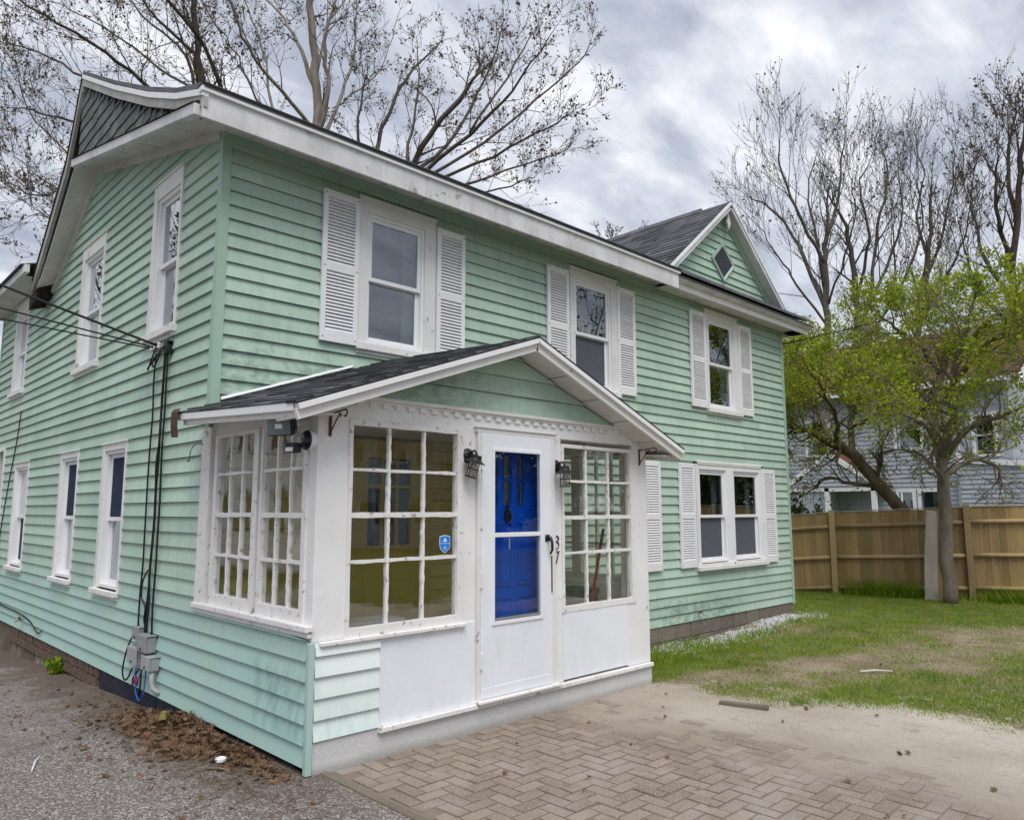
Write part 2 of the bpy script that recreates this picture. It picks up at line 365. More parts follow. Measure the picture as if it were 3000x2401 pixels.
c = m.mix(m.math('MULTIPLY', edge, .55), c, (.235, .19, .145)); c = m.mix(m.math('MULTIPLY', m.mrange(m.math('MULTIPLY_ADD', m.noise(1.1, 5, .6), 1.6, x), 5.0, 2.4), .9), c, m.mix(m.noise(80, 4, .75), (.165, .128, .10), (.335, .275, .225))); c = m.mix(m.math('MULTIPLY', m.math('MULTIPLY', m.mrange(z, -.001, -.006), m.mrange(x, 3.2, 2.6)), .38), c, (.15, .118, .095))
m.color(c); m.bump(m.noise(150, 4, .7), .6, .006); M['sand'] = m.mat
m = NM('paver_brick', .9, .12)
c = m.mix(m.rand(), (.195, .155, .122), (.275, .225, .18)); c = m.mix(m.ramp(m.noise(80, 4, .75), [(.48, 0), (.66, .8)]), c, (.42, .365, .32)); c = m.mix(m.ramp(m.noise(95, 4, .75), [(.54, 0), (.68, .8)]), c, (.11, .082, .065)); c = m.mix(m.ramp(m.noise(2.2, 5, .6), [(.45, 0), (.7, .7)]), c, (.37, .325, .285))
m.color(c); m.bump(m.noise(170, 4, .7), .55, .004); M['paver'] = m.mat
m = NM('lawn_soil', .95, .08)
c = m.mix(m.ramp(m.noise(1.6, 6, .65), [(.35, 0), (.65, 1)]), (.20, .155, .10), (.36, .30, .215)); c = m.mix(m.ramp(m.noise(25, 5, .7), [(.45, 0), (.7, .7)]), c, (.085, .075, .04))
m.color(c); m.bump(m.noise(40, 5, .7), .7, .02); M['soil'] = m.mat
m = NM('far_grass', .95, .08); m.color(m.mix(m.noise(.5, 6, .65), (.055, .095, .022), (.11, .12, .05))); M['far_grass'] = m.mat
def leafmat(name, stops, scale=2.5, trans=.35):
    m = NM(name, .6, .25); m.color(m.ramp(m.noise(scale, 5, .7), stops))
    tr = m.node('ShaderNodeBsdfTranslucent'); m.nt.links.new(m.b.inputs['Base Color'].links[0].from_socket, tr.inputs[0])
    mx = m.node('ShaderNodeMixShader'); mx.inputs[0].default_value = trans
    m.nt.links.new(m.b.outputs[0], mx.inputs[1]); m.nt.links.new(tr.outputs[0], mx.inputs[2]); m.nt.links.new(mx.outputs[0], m.out.inputs['Surface']); return m.mat
M['grass'] = leafmat('grass_blades', [(.3, (.10, .20, .010)), (.5, (.19, .30, .016)), (.7, (.30, .36, .045))], 3)
M['straw'] = leafmat('dry_straw', [(.3, (.36, .29, .18)), (.7, (.56, .48, .34))], 6, .2)
M['leaf_green'] = leafmat('spring_leaves', [(.25, (.16, .24, .014)), (.5, (.32, .40, .022)), (.75, (.50, .53, .05))], 3.5, .45)
M['leaf_dark'] = leafmat('shrub_leaves', [(.3, (.045, .075, .018)), (.7, (.12, .15, .035))], 6, .3)
M['bud'] = leafmat('maple_buds', [(.3, (.12, .07, .045)), (.55, (.16, .115, .06)), (.75, (.19, .17, .06))], 1.4, .3)
M['bud_grey'] = leafmat('grey_buds', [(.3, (.10, .075, .060)), (.7, (.13, .115, .075))], 1.4, .3)
M['dead_leaf'] = leafmat('dead_leaves', [(.25, (.055, .032, .018)), (.5, (.15, .092, .052)), (.75, (.27, .185, .115))], 14, .15)
def bark(name, a, b):
    m = NM(name, .9, .1); m.color(m.mix(m.ramp(m.noise(6, 6, .7, stretch=(1, 1, .25)), [(.35, 0), (.65, 1)]), a, b)); m.bump(m.noise(18, 6, .7, stretch=(1, 1, .2)), .8, .02); return m.mat
M['bark_dark'] = bark('dark_bark', (.050, .040, .034), (.105, .086, .070))
M['bark_pale'] = bark('pale_bark', (.17, .145, .12), (.33, .29, .25))
M['bark_grey'] = bark('grey_bark', (.075, .064, .054), (.15, .13, .11))
M['bark_brown'] = bark('brown_bark', (.085, .066, .042), (.165, .135, .092))
def wood(name, a, b, grain=(30, 30, .8)):
    m = NM(name, .8, .15)
    c = m.mix(m.ramp(m.noise(1, 5, .65, stretch=grain), [(.3, 0), (.7, 1)]), a, b)
    kn = m.voro(2.6, vec=m.vmul(m.P, (1, 1, .55))); c = m.mix(m.ramp(kn, [(.03, .8), (.075, 0)]), c, tuple(t * .35 for t in a[:3]))
    c = m.mix(m.math('MULTIPLY', m.ramp(m.noise(2.2, 6, .7, stretch=(1.5, 1.5, .4)), [(.45, 0), (.75, 1)]), .5), c, tuple(t * .55 for t in a[:3])); m.color(m.vary(c, .2)); m.bump(m.noise(1, 4, .6, stretch=(60, 60, 2)), .4, .006); return m.mat
M['fence'] = wood('fence_wood', (.285, .197, .085), (.38, .27, .13))
M['fence_rail'] = wood('fence_rail_wood', (.33, .24, .125), (.41, .30, .165), (2, 2, 30))
M['grey_wood'] = wood('weathered_grey_wood', (.36, .33, .29), (.50, .47, .42))
M['edging'] = wood('edging_wood', (.16, .13, .10), (.25, .21, .165), (2, 2, 30))
M['grey_siding'] = siding('blue_grey_siding', (.43, .455, .51), (.38, .405, .46), stain=False, amt=.03)
M['red_roof'] = plain('brown_roof', (.155, .082, .055), .9, .1, var=.35, scale=14)
M['gravel'] = plain('white_gravel', (.62, .62, .63), .85, .2, var=.45, scale=25)
M['red_handle'] = plain('red_handle', (.30, .012, .018), .4, .4)
M['sticker'] = plain('blue_sticker', (.012, .22, .72), .35, .4, var=.03)
M['sticker_white'] = plain('sticker_white', (.85, .87, .9), .4, .3, var=.02)
M['paper'] = plain('paper', (.58, .58, .55), .8, .1)
M['blue_wire'] = plain('blue_wire', (.02, .12, .45), .5, .3)
M['red_plastic'] = plain('red_plastic', (.30, .02, .02), .5, .3)
M['moss_rot'] = plain('rotten_wood', (.055, .05, .04), .95, .05, var=.6, scale=20)
M['copper_strip'] = plain('worn_shingle_strip', (.115, .075, .066), .95, .1, var=.3, scale=120)

M['weathered'] = paint('weathered_trim', (.44, .43, .41), .22, .35, .7, bare=(.13, .12, .10), pscale=12)
M['bark_mid'] = bark('mid_bark', (.075, .062, .052), (.15, .125, .105))
M['bark_tan'] = bark('tan_bark', (.13, .112, .088), (.25, .215, .17))
M['shade_sheathing'] = plain('shade_dark_sheathing', (.03, .055, .042), .9, .05)  # backing coloured dark so the gaps between boards read as deep shadow lines
# ================================================================== GROUND
def grid_sheet(name, xs, ys, zf, mat, keep=None):
    vs = [(x, y, zf(x, y)) for y in ys for x in xs]; nx = len(xs)
    fs = []
    for j in range(len(ys) - 1):
        for i in range(nx - 1):
            if keep is None or keep((xs[i] + xs[i + 1]) / 2, (ys[j] + ys[j + 1]) / 2):
                fs.append((j * nx + i, j * nx + i + 1, (j + 1) * nx + i + 1, (j + 1) * nx + i))
    me = bpy.data.meshes.new(name); me.from_pydata(vs, [], fs); me.materials.append(mat); me.update()
    me.polygons.foreach_set('use_smooth', [True] * len(me.polygons))
    o = bpy.data.objects.new(name, me); COL.objects.link(o); o['kind'] = 'structure'; return o
def lin(a, b, n): return [a + (b - a) * i / n for i in range(n + 1)]
near = lin(-6, 16, 110)
gx = [-900, -300, -120, -60, -30, -15] + near + [20, 30, 60, 120, 300, 900]
gy = [-900, -300, -120, -60, -30, -15] + lin(-8, 8, 80) + [12, 18, 30, 60, 120, 300, 900]
grid_sheet('ground', gx, gy, lambda x, y: gz(x, y) - .03 - (.015 if x < .1 else 0), M['far_grass'])
lb = lambda y: interp(y, [(-9, 6.2), (-6.5, 5.2), (-5.2, 4.9), (-4.4, 4.25), (-3.6, 4.5), (-3.0, 3.75), (-2.3, 3.55), (-1.6, 3.5)])   # lawn edge
lawn_z = lambda x, y: gz(x, y) + .018 * mnoise.noise((x * 1.3, y * 1.3, 2)) * smooth01(0, 1, x - lb(y)) + min(.012, .022 * (x - lb(y))) + .010 * mnoise.noise((x * 2.7, y * 2.7, 8)) + .006 * mnoise.noise((x * 9, y * 9, 3))
grid_sheet('lawn', lin(2.9, 15.2, 246), lin(-8, 4.5, 250), lawn_z, M['soil'], lambda x, y: (x > lb(y) - .9) and not (x < 3.64 and y > -1.76) and not (y > .1 and x < 10.1))
grid_sheet('driveway', lin(-14, .08, 100), lin(-16, 13, 140), lambda x, y: gz(min(x, 0), y) + .004 + .006 * mnoise.noise((x * .8, y * .8, 0)), M['asphalt'])
def sand_z(x, y):
    n = mnoise.noise((x * 1.5, y * 1.5, 5)) * .5 + mnoise.noise((x * 5, y * 5, 9)) * .25
    return gz(x, y) - .007 + .014 * smooth01(1.3, 4.2, x + n * 1.5 - .10 * max(0, -3 - y))
patio = grid_sheet('patio', lin(.08, 7.2, 143), lin(-9, -1.68, 140), sand_z, M['sand'], lambda x, y: x < lb(y) + .9)
# brick pavers, herringbone, sinking under the sand towards the right
mb = MB(); L_, W_, G_ = .2, .1, .004
mb.hexa([(G_, G_, -.05), (L_ - G_, G_, -.05), (L_ - G_, W_ - G_, -.05), (G_, W_ - G_, -.05), (G_ + .003, G_ + .003, 0), (L_ - G_ - .003, G_ + .003, 0), (L_ - G_ - .003, W_ - G_ - .003, 0), (G_ + .003, W_ - G_ - .003, 0)])
pav = mb.mesh('brick', M['paver'])
cells = []
for i in range(0, 30):
    for j in range(-36, 1):
        k = (i - j) % 4
        if k not in (0, 3): continue
        x, y = .17 + i * W_, -1.86 + j * W_
        if k == 0: cx, cy = x + .1, y + .05
        else: cx, cy = x + .05, y + .1
        if cy > -1.8 or cx > 2.75 or cy < -4.9: continue
        # nothing of the patio left of the bottom edge of the view
        if cy < -2.35 - 1.0 * (cx - .1) - .55: continue
        cells.append((x, y, k, cx, cy))
cells.sort(key=lambda c: -c[4] + c[3] * .6)
for x, y, k, cx, cy in cells[:300]:
    z = gz(cx, cy) + random.uniform(-.003, .003)
    inst('brick', pav, (x, y, z) if k == 0 else (x + W_, y, z), patio, (random.uniform(-.012, .012), random.uniform(-.012, .012), (0 if k == 0 else math.pi / 2) + random.uniform(-.012, .012)))
mb = MB(); mb.box(.075, .125, -6.5, -1.76, -.08, .014)
tag(mb.build('edging_board', M['edging'], bevel=.006), 'long weathered timber edging between asphalt driveway and brick patio', 'edging')
mb = MB(); mb.box(-.20, .20, -.03, .03, -.02, .022)
o = mb.build('edging_plank', M['edging'], bevel=.006); o.location = (3.42, -2.8, .012); o.rotation_euler = (0, .03, math.radians(104)); tag(o, 'short split timber plank at the corner of patio and lawn', 'plank')

# ================================================================== HOUSE
H = thing('clapboard_house', (0, 0, 0), 'two storey mint green clapboard house with white trim and louvred shutters', 'house')
EXPO, Z0 = .127, .048
def t_at(zb, z): return .028 - .023 * min(1, (z - zb) / EXPO)
def board_piece(par, Mf, mat, zb, z0, z1, l0, l1, r0, r1, nbase):
    mb = MB(); a, b = t_at(zb, z0), t_at(zb, z1); z0 += random.uniform(.002, .0055) if z0 <= zb + 1e-6 else 0
    mb.hexa([Mf(l0, nbase, z0), Mf(r0, nbase, z0), Mf(r0, nbase + a, z0), Mf(l0, nbase + a, z0), Mf(l1, nbase, z1), Mf(r1, nbase, z1), Mf(r1, nbase + b, z1), Mf(l1, nbase + b, z1)])
    return mb.build('siding_board', mat, par)
def boards(par, Mf, mat, zlo, zhi, ext, openings, nbase=0.0, joints=3.4, expo=EXPO, zoff=None):
    """ext(z) -> (left, right) limits at height z"""
    zb = zlo if zoff is None else zoff; row = 0
    while zb < zhi - .01:
        zt = min(zb + expo, zhi); row += 1
        l0, r0 = ext(zb + 1e-4); l1, r1 = ext(zt - 1e-4)
        if r0 - l0 < .03: break
        if r1 - l1 < 0: l1 = r1 = (l1 + r1) / 2
        hit = sorted([(a, b, c, d) for a, b, c, d in openings if c < zt - .004 and d > zb + .004 and b > l0 and a < r0])
        edges = [(None, l0, l1)]; segs = []
        cur0, cur1 = l0, l1
        for a, b, c, d in hit:
            if a > cur0 + .01: segs.append((cur0, cur1, a, a, zb, zt))
            lo, hi = max(a, cur0), min(b, r0)
            if c > zb + .006: segs.append((lo, lo, hi, hi, zb, c))
            if d < zt - .006: segs.append((lo, lo, hi, hi, d, zt))
            if b > cur0: cur0 = cur1 = b
        if r0 > cur0 + .01: segs.append((cur0, cur1, r0, max(r1, cur1), zb, zt))
        for a0, a1, b0, b1, za, zz in segs:
            cuts = []
            if b0 - a0 > joints * 1.1:
                c = a0 + random.uniform(.35, 1) * joints
                while c < b0 - .5: cuts.append(c); c += joints * random.uniform(.8, 1.15)
            pts = [(a0, a1)] + [(c, c) for c in cuts] + [(b0, b1)]
            for (p0, p1), (q0, q1) in zip(pts, pts[1:]):
                g = .0008 if cuts else 0
                board_piece(par, Mf, mat, zb, za, zz, p0 + g, p1 + g, q0 - g, q1 - g, nbase)
        zb += expo
def backing(name, Mf, mat, u0, u1, z0, z1, openings, n0=-.10, n1=0.0, par=None):
    us = sorted({u0, u1} | {min(max(v, u0), u1) for a, b, c, d in openings for v in (a, b)})
    zs = sorted({z0, z1} | {min(max(v, z0), z1) for a, b, c, d in openings for v in (c, d)})
    mb = MB()
    for a, b in zip(us, us[1:]):
        for c, d in zip(zs, zs[1:]):
            x, z = (a + b) / 2, (c + d) / 2
            if not any(p < x < q and r < z < s for p, q, r, s in openings): mb.mbox(Mf, a, b, n0, n1, c, d)
    return mb.build(name, mat, par)

HL = 10.22
# ---- windows: (casing u0,u1,z0,z1) -> opening is the frame inside the casing
FW = [dict(c=(1.345, 2.30, 3.20, 4.70), head=.14, side=.10, side2=.145, screen=None, label='upper window above the porch roof, left of the ridge'),
      dict(c=(4.46, 5.42, 3.14, 4.70), head=.13, side=.085, side2=.13, screen='screen_grey', label='middle upper window'),
      dict(c=(7.64, 8.64, 3.16, 4.74), head=.12, side=.085, side2=.13, screen=None, label='right upper window')]
S1 = [(1.985, 2.765, .80, 2.325), (3.685, 4.47, .81, 2.325), (6.13, 6.99, .815, 2.315)]
S2 = [(.86, 1.625, 3.30, 4.875), (3.215, 4.135, 3.30, 4.865), (6.92, 7.765, 3.41, 4.83)]
DW = (7.21, 9.26, .77, 2.35)
f_open = [(w['c'][0] + .03, w['c'][1] - .03, w['c'][2] + .03, w['c'][3] - .03) for w in FW] + [(DW[0] + .03, DW[1] - .03, DW[2] + .03, DW[3] - .03)]
s_open = [(a + .03, b - .03, c + .03, d - .03) for a, b, c, d in S1 + S2] + [(7.80, 8.40, -.3, 2.61)]
yd_open = (1.33, 2.21, .19, 2.25)
fwall = backing('front_wall', FR, M['shade_sheathing'], .02, HL, Z0, 4.97, f_open + [yd_open], par=H)
porch_zone = (.0, PRX, 0, 2.43)
boards(fwall, FR, M['siding'], Z0, 4.93, lambda z: (.05, HL - .05), f_open + [porch_zone])
PROF = [(0, 4.90), (3.75, 5.836), (4.44, 5.35), (5.2, 4.89), (8.84, 4.87)]
def side_ext(z):
    if z < .86: return (PY + .02, 8.84)
    if z < 2.34: return (.075, 8.84)
    if z <= 4.885: return (.045, 8.84)
    l = (z - 4.90) / .2496 if z > 4.9 else 0.05
    r = 5.2 + (4.89 - z) * (.76 / .46) if z < 5.35 else 4.44 - (z - 5.35) * (.69 / .486)
    return (max(l, .05), r)
swall = backing('side_wall', SD, M['shade_sheathing'], 0, 8.84, Z0, 4.86, s_open, par=H)
mb = MB(); mb.prism([(0, 4.86), (5.3, 4.86), (4.44, 5.35), (3.75, 5.83), (0, 4.9)], SD, -.1, 0); mb.build('gable_backing', M['shade_sheathing'], H)
boards(swall, SD, M['siding'], Z0, 5.80, side_ext, s_open)
mb = MB(); mb.box(HL - .1, HL, .02, 5.9, -.2, 4.9); mb.box(.1, HL - .1, 5.85, 5.95, -.2, 4.9); mb.box(.02, 4, 8.74, 8.84, -.2, 4.8); mb.box(.1, HL - .1, .1, 5.85, 2.62, 2.72); mb.box(.1, HL - .1, .1, 5.85, -.05, .02)
mb.build('rear_walls', M['green_trim'], H)
# corner boards
mb = MB(); mb.box(-.03, .0, -.03, .045, 2.30, 4.90); mb.box(.0, .05, -.03, -.0, 2.30, 4.90); mb.build('corner_board', M['green_trim'], H)
mb = MB(); mb.box(HL - .05, HL + .03, -.03, 0, Z0 - .02, 4.84); mb.box(HL, HL + .03, 0, .08, Z0 - .02, 4.84); mb.build('corner_board', M['green_trim'], H)
mb = MB(); mb.box(-.028, .0, 8.80, 8.87, -.05, 4.86); mb.build('corner_board', M['green_trim'], H)

def sash_window(Mf, c, head, side, side2, screen=None, par=H, peel='white_old', depth=.06, curtain=False, sill_drop=.05, ghead=.055):
    u0, u1, z0, z1 = c; w = MB()
    a, b, lo, hi = u0 + side, u1 - side2, z0 + .045, z1 - head
    w.mbox(Mf, u0, a, -.02, .034, z0, z1); w.mbox(Mf, b, u1, -.02, .034, z0, z1); w.mbox(Mf, a, b, -.02, .033, hi, z1)
    w.mbox(Mf, u0 - .012, u1 + .012, -.0, .05, z1 - .002, z1 + .016)
    win = w.build('window', M[peel], par, bevel=.004)
    s = MB(); s.mbox(Mf, u0 - .015, u1 + .015, -.03, .075, z0 - sill_drop + .012, z0 + .03); s.mbox(Mf, u0, u1, .0, .036, z0 - sill_drop - .02, z0 - sill_drop + .012); s.build('sill', M['white_peel'] if peel != 'white' else M['white_old'], win, bevel=.004)
    # jamb liner and two sashes
    d = -depth
    j = MB(); fr = .032
    j.mbox(Mf, a, a + fr, d - .05, .012, lo, hi); j.mbox(Mf, b - fr, b, d - .05, .012, lo, hi); j.mbox(Mf, a + fr, b - fr, d - .05, .012, hi - fr, hi); j.mbox(Mf, a + fr, b - fr, d - .05, .012, lo, lo + .03)
    j.build('jamb', M['vinyl'], win)
    ia, ib, il, ih = a + fr, b - fr, lo + .03, hi - fr; mid = il + (ih - il) * .49
    for nm, z_a, z_b, n0 in (('upper', mid - .015, ih, d + .03), ('lower', il, mid + .02, d - .005)):
        q = MB(); t = .042
        q.mbox(Mf, ia, ia + t, n0 - .03, n0, z_a, z_b); q.mbox(Mf, ib - t, ib, n0 - .03, n0, z_a, z_b); q.mbox(Mf, ia + t, ib - t, n0 - .03, n0, z_b - t, z_b); q.mbox(Mf, ia + t, ib - t, n0 - .03, n0, z_a, z_a + t)
        q.build('sash', M['vinyl'], win, bevel=.003)
        g = MB(); g.mbox(Mf, ia + t, ib - t, n0 - .018, n0 - .013, z_a + t, z_b - t); g.build('pane', M['glass'], win)
        if screen and ((screen[0] == 'U') == (nm == 'upper')):
            k = MB(); k.mbox(Mf, ia + t - .01, ib - t + .01, n0 - .011, n0 - .008, z_a + t - .01, z_b - t + .01); k.build('insect_screen', M[screen[1:]], win)
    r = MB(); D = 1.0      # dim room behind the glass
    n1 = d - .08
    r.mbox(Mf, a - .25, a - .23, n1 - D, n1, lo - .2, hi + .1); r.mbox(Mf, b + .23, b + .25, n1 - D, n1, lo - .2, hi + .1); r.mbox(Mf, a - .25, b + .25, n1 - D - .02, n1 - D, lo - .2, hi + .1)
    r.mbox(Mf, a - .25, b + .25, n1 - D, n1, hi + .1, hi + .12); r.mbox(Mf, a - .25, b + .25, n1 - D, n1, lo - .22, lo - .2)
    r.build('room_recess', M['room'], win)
    if curtain:
        for s0, s1 in ((ia - .02, ia + .13), (ib - .13, ib + .02)):
            cu = MB(); n = 14; vs = []
            for i in range(n + 1):
                u = s0 + (s1 - s0) * i / n; nn = d - .12 - .02 * math.sin(i * 1.9)
                vs += [Mf(u, nn, lo), Mf(u, nn, hi)]
            cu.add(vs, [(2 * i, 2 * i + 2, 2 * i + 3, 2 * i + 1) for i in range(n)]); cu.build('curtain', M['curtain'], win)
    return win
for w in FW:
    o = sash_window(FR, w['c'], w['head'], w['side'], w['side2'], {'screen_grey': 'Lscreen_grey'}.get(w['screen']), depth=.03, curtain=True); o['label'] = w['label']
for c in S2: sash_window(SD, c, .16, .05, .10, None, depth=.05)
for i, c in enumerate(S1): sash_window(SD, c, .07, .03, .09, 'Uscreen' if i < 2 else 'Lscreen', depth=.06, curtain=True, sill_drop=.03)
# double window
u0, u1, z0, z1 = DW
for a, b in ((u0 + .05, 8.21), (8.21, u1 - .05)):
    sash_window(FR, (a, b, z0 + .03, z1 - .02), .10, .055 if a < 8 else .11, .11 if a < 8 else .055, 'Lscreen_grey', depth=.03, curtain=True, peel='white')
mb = MB(); mb.mbox(FR, u0, u0 + .05, 0, .045, z0, z1); mb.mbox(FR, u1 - .05, u1, 0, .045, z0, z1); mb.mbox(FR, u0, u1, 0, .045, z1 - .05, z1 + .01); mb.mbox(FR, u0 - .02, u1 + .02, 0, .09, z0 - .03, z0 + .025)
mb.build('window_surround', M['white_old'], H, bevel=.004)
# dark door at the far end of the left wall
mb = MB(); mb.mbox(SD, 7.86, 8.34, -.3, -.26, -.3, 2.58); mb.build('door', plain('dark_green_door', (.014, .03, .026), .5), H)
mb = MB(); mb.mbox(SD, 7.79, 7.86, -.08, .036, -.3, 2.63); mb.mbox(SD, 8.34, 8.41, -.08, .036, -.3, 2.63); mb.mbox(SD, 7.86, 8.34, -.08, .035, 2.56, 2.63); mb.build('door_casing', M['white_old'], H)

# ---- shutters
sl = MB(); sl.hexa([(0, -.012, -.016), (1, -.012, -.016), (1, -.007, -.020), (0, -.007, -.020), (0, .010, .016), (1, .010, .016), (1, .014, .012), (0, .014, .012)])
SLAT = sl.mesh('slat', M['white'])
def shutter(u0, u1, z0, z1, base=.026, skew=0):
    mb = MB(); st, d = .048, .034; h = z1 - z0
    zm = z0 + h * .49; n0, n1 = base, base + d
    mb.mbox(FR, u0, u0 + st, n0, n1, z0, z1); mb.mbox(FR, u1 - st, u1, n0, n1, z0, z1)
    for a, b in ((z0, z0 + .11), (zm - .04, zm + .04), (z1 - .07, z1)): mb.mbox(FR, u0 + st, u1 - st, n0, n1 - .002, a, b)
    mb.mbox(FR, u0 + st, u1 - st, n0, n0 + .006, z0 + .1, z1 - .06)
    s = mb.build('shutter', M['white'], H, bevel=.003)
    for a, b in ((z0 + .11, zm - .04), (zm + .04, z1 - .07)):
        n = int((b - a) / .0335)
        for i in range(n):
            z = a + (i + .5) * (b - a) / n
            inst('slat', SLAT, (u0 + st, -(n0 + d * .55), z), s, (random.uniform(-.06, .06), 0, 0), (u1 - u0 - 2 * st, 1, 1))
    k = MB()
    for zz in (z0 + .04, zm, z1 - .035):
        for uu in (u0 + .022, u1 - .022): k.lathe([(0.0, .003), (.006, .002), (.007, 0)], Matrix.Translation((uu, -n1, zz)) @ Matrix.Rotation(math.pi / 2, 4, 'X'), 8)
    tag(k.build('screw_heads', M['black'], s), kind='stuff')
for a in ((.94, 1.335, 3.185, 4.655), (2.305, 2.69, 3.185, 4.63), (4.02, 4.415, 3.16, 4.63), (5.40, 5.79, 3.16, 4.635), (7.185, 7.61, 3.17, 4.665), (8.63, 9.04, 3.16, 4.665),
          (6.768, 7.17, .80, 2.30), (9.25, 9.66, .765, 2.29), (5.90, 6.295, .80, 2.295)): shutter(*a)

# ---- main roof and front eave
EY = -.40
mb = MB(); XR = 10.45
prof = [(-.46, 4.955), (.2, 5.19), (1.0, 5.55), (2.2, 6.15), (3.75, 6.97), (4.1, 6.37), (4.32, 6.05), (4.7, 5.78), (5.23, 5.40), (5.95, 4.90)]
def rx(y): return interp(y, [(-.46, -.37), (3.75, -.28), (5.9, -.21)])
for (a, za), (b, zb) in zip(prof, prof[1:]):
    mb.hexa([(rx(a), a, za), (XR, a, za), (XR, b, zb), (rx(b), b, zb), (rx(a), a, za + .045), (XR, a, za + .045), (XR, b, zb + .045), (rx(b), b, zb + .045)])
roof = mb.build('roof', M['shingle'], H)
def fascia_run(name, pts, drop, thick, mat, out=0.0, par=H, z=0):
    """board following a rake line; pts: (y,z) in the gable plane"""
    mb = MB()
    for (a, za), (b, zb) in zip(pts, pts[1:]):
        xa, xb = rx(a) - out, rx(b) - out
        mb.hexa([(xa, a, za - drop), (xa + thick, a, za - drop), (xb + thick, b, zb - drop), (xb, b, zb - drop), (xa, a, za), (xa + thick, a, za), (xb + thick, b, zb), (xb, b, zb)])
    return mb.build(name, mat, par)
front_rake = [(-.44, 4.945), (.2, 5.18), (1.0, 5.54), (2.2, 6.14), (3.73, 6.955)]
fascia_run('rake_trim', front_rake, .055, .05, M['white'], .012)
fascia_run('rake_board', [(y, z - .055) for y, z in front_rake], .09, .035, M['weathered'], .0)
rear_rake = [(3.76, 6.95), (4.1, 6.36), (4.32, 6.04), (4.7, 5.77), (5.23, 5.39), (5.93, 4.88)]
fascia_run('rake_board', rear_rake, .20, .04, M['weathered'], .0)
fascia_run('rake_trim', rear_rake, .05, .03, M['moss_rot'], .012)
# shingled triangle under the upper rake
def tri_top(y): return interp(y, [(a, b - .10) for a, b in front_rake])
def tri_bot(y): return 4.785 + (y + .40) * (5.80 - 4.785) / 4.18 + .045
gx_ = -.30
mb = MB(); mb.prism([(-.25, 4.83), (3.7, 5.80), (3.85, 5.80), (3.80, 6.86), (2.2, 6.04), (1.0, 5.44), (.2, 5.08)], lambda u, n, z: (rx(u) + .06 - n, u, z), -.05, 0)
tri = mb.build('gable_face', M['roof_edge'], H)
row = 0; zz = 4.7
while zz < 6.8:
    y = -.3 + (row % 2) * .11
    while y < 3.9:
        w = random.uniform(.19, .26); ym = y + w / 2
        top = min(zz + .21, tri_top(y) - .0, tri_top(min(y + w, 3.75)) - .0); bot = max(zz + random.uniform(-.012, .012), tri_bot(y + w))
        yy1 = min(y + w - .008, 3.84)
        if top - bot > .035 and yy1 - y > .04:
            mb = MB(); X0 = lambda yv: rx(yv) + .055
            mb.hexa([(X0(y) - .022, y, bot), (X0(yy1) - .022, yy1, bot + random.uniform(-.008, .008)), (X0(yy1), yy1, bot), (X0(y), y, bot), (X0(y) - .006, y, min(top, tri_top(y))), (X0(yy1) - .006, yy1, min(top, tri_top(yy1))), (X0(yy1), yy1, min(top, tri_top(yy1))), (X0(y), y, min(top, tri_top(y)))])
            mb.build('slate_shingle', M['slate'], tri)
        y += w
    zz += .155; row += 1
# lower rake cornice and its boarded soffit (front half), then the rear half
lowc = [(-.40, 4.785), (3.78, 5.80)]
def chord(y): return 4.785 + (y + .40) * (5.80 - 4.785) / 4.18
mb = MB()
for a, b in ((-.36, 3.78),):
    mb.hexa([(rx(a) - .045, a, chord(a) - .045), (rx(a) + .02, a, chord(a) - .045), (rx(b) + .02, b, chord(b) - .045), (rx(b) - .045, b, chord(b) - .045), (rx(a) - .045, a, chord(a) + .055), (rx(a) + .02, a, chord(a) + .055), (rx(b) + .02, b, chord(b) + .055), (rx(b) - .045, b, chord(b) + .055)])
mb.build('cornice_board', M['fascia'], H, bevel=.006)
mb = MB(); a, b = -.36, 3.8
mb.hexa([(rx(a) - .06, a, chord(a) + .055), (rx(a) + .05, a, chord(a) + .055), (rx(b) + .05, b, chord(b) + .055), (rx(b) - .06, b, chord(b) + .055), (rx(a) - .03, a, chord(a) + .075), (rx(a) + .07, a, chord(a) + .12), (rx(b) + .07, b, chord(b) + .12), (rx(b) - .03, b, chord(b) + .075)])
mb.build('cornice_cap', M['moss_rot'], H)
soff = MB()
inner = [(0.0, 4.90), (3.75, 5.836), (4.44, 5.35), (5.2, 4.89), (5.92, 4.60)]
def inz(y): return interp(y, inner)
outer_r = [(3.75, 5.80), (4.1, 5.56), (4.5, 5.27), (5.0, 4.95), (5.5, 4.66), (5.9, 4.50)]
y = -.34
while y < 5.85:
    w = random.uniform(.30, .42); y1 = min(y + w, 5.88)
    if y < 3.75 < y1: y1 = 3.75
    oz = lambda v: (chord(v) - .02) if v < 3.75 else interp(v, outer_r)
    mb = MB(); g = .004
    a, b = y + g, y1 - g; dz = random.uniform(-.004, .004)
    mb.hexa([(rx(a), a, oz(a) + dz), (.0, a, inz(a) - .0 + dz), (.0, b, inz(b) + dz), (rx(b), b, oz(b) + dz), (rx(a), a, oz(a) + .02), (.0, a, inz(a) + .025), (.0, b, inz(b) + .025), (rx(b), b, oz(b) + .02)])
    mb.build('soffit_board', M['moss_rot'] if y > 5.3 else M['soffit'], H); y = y1
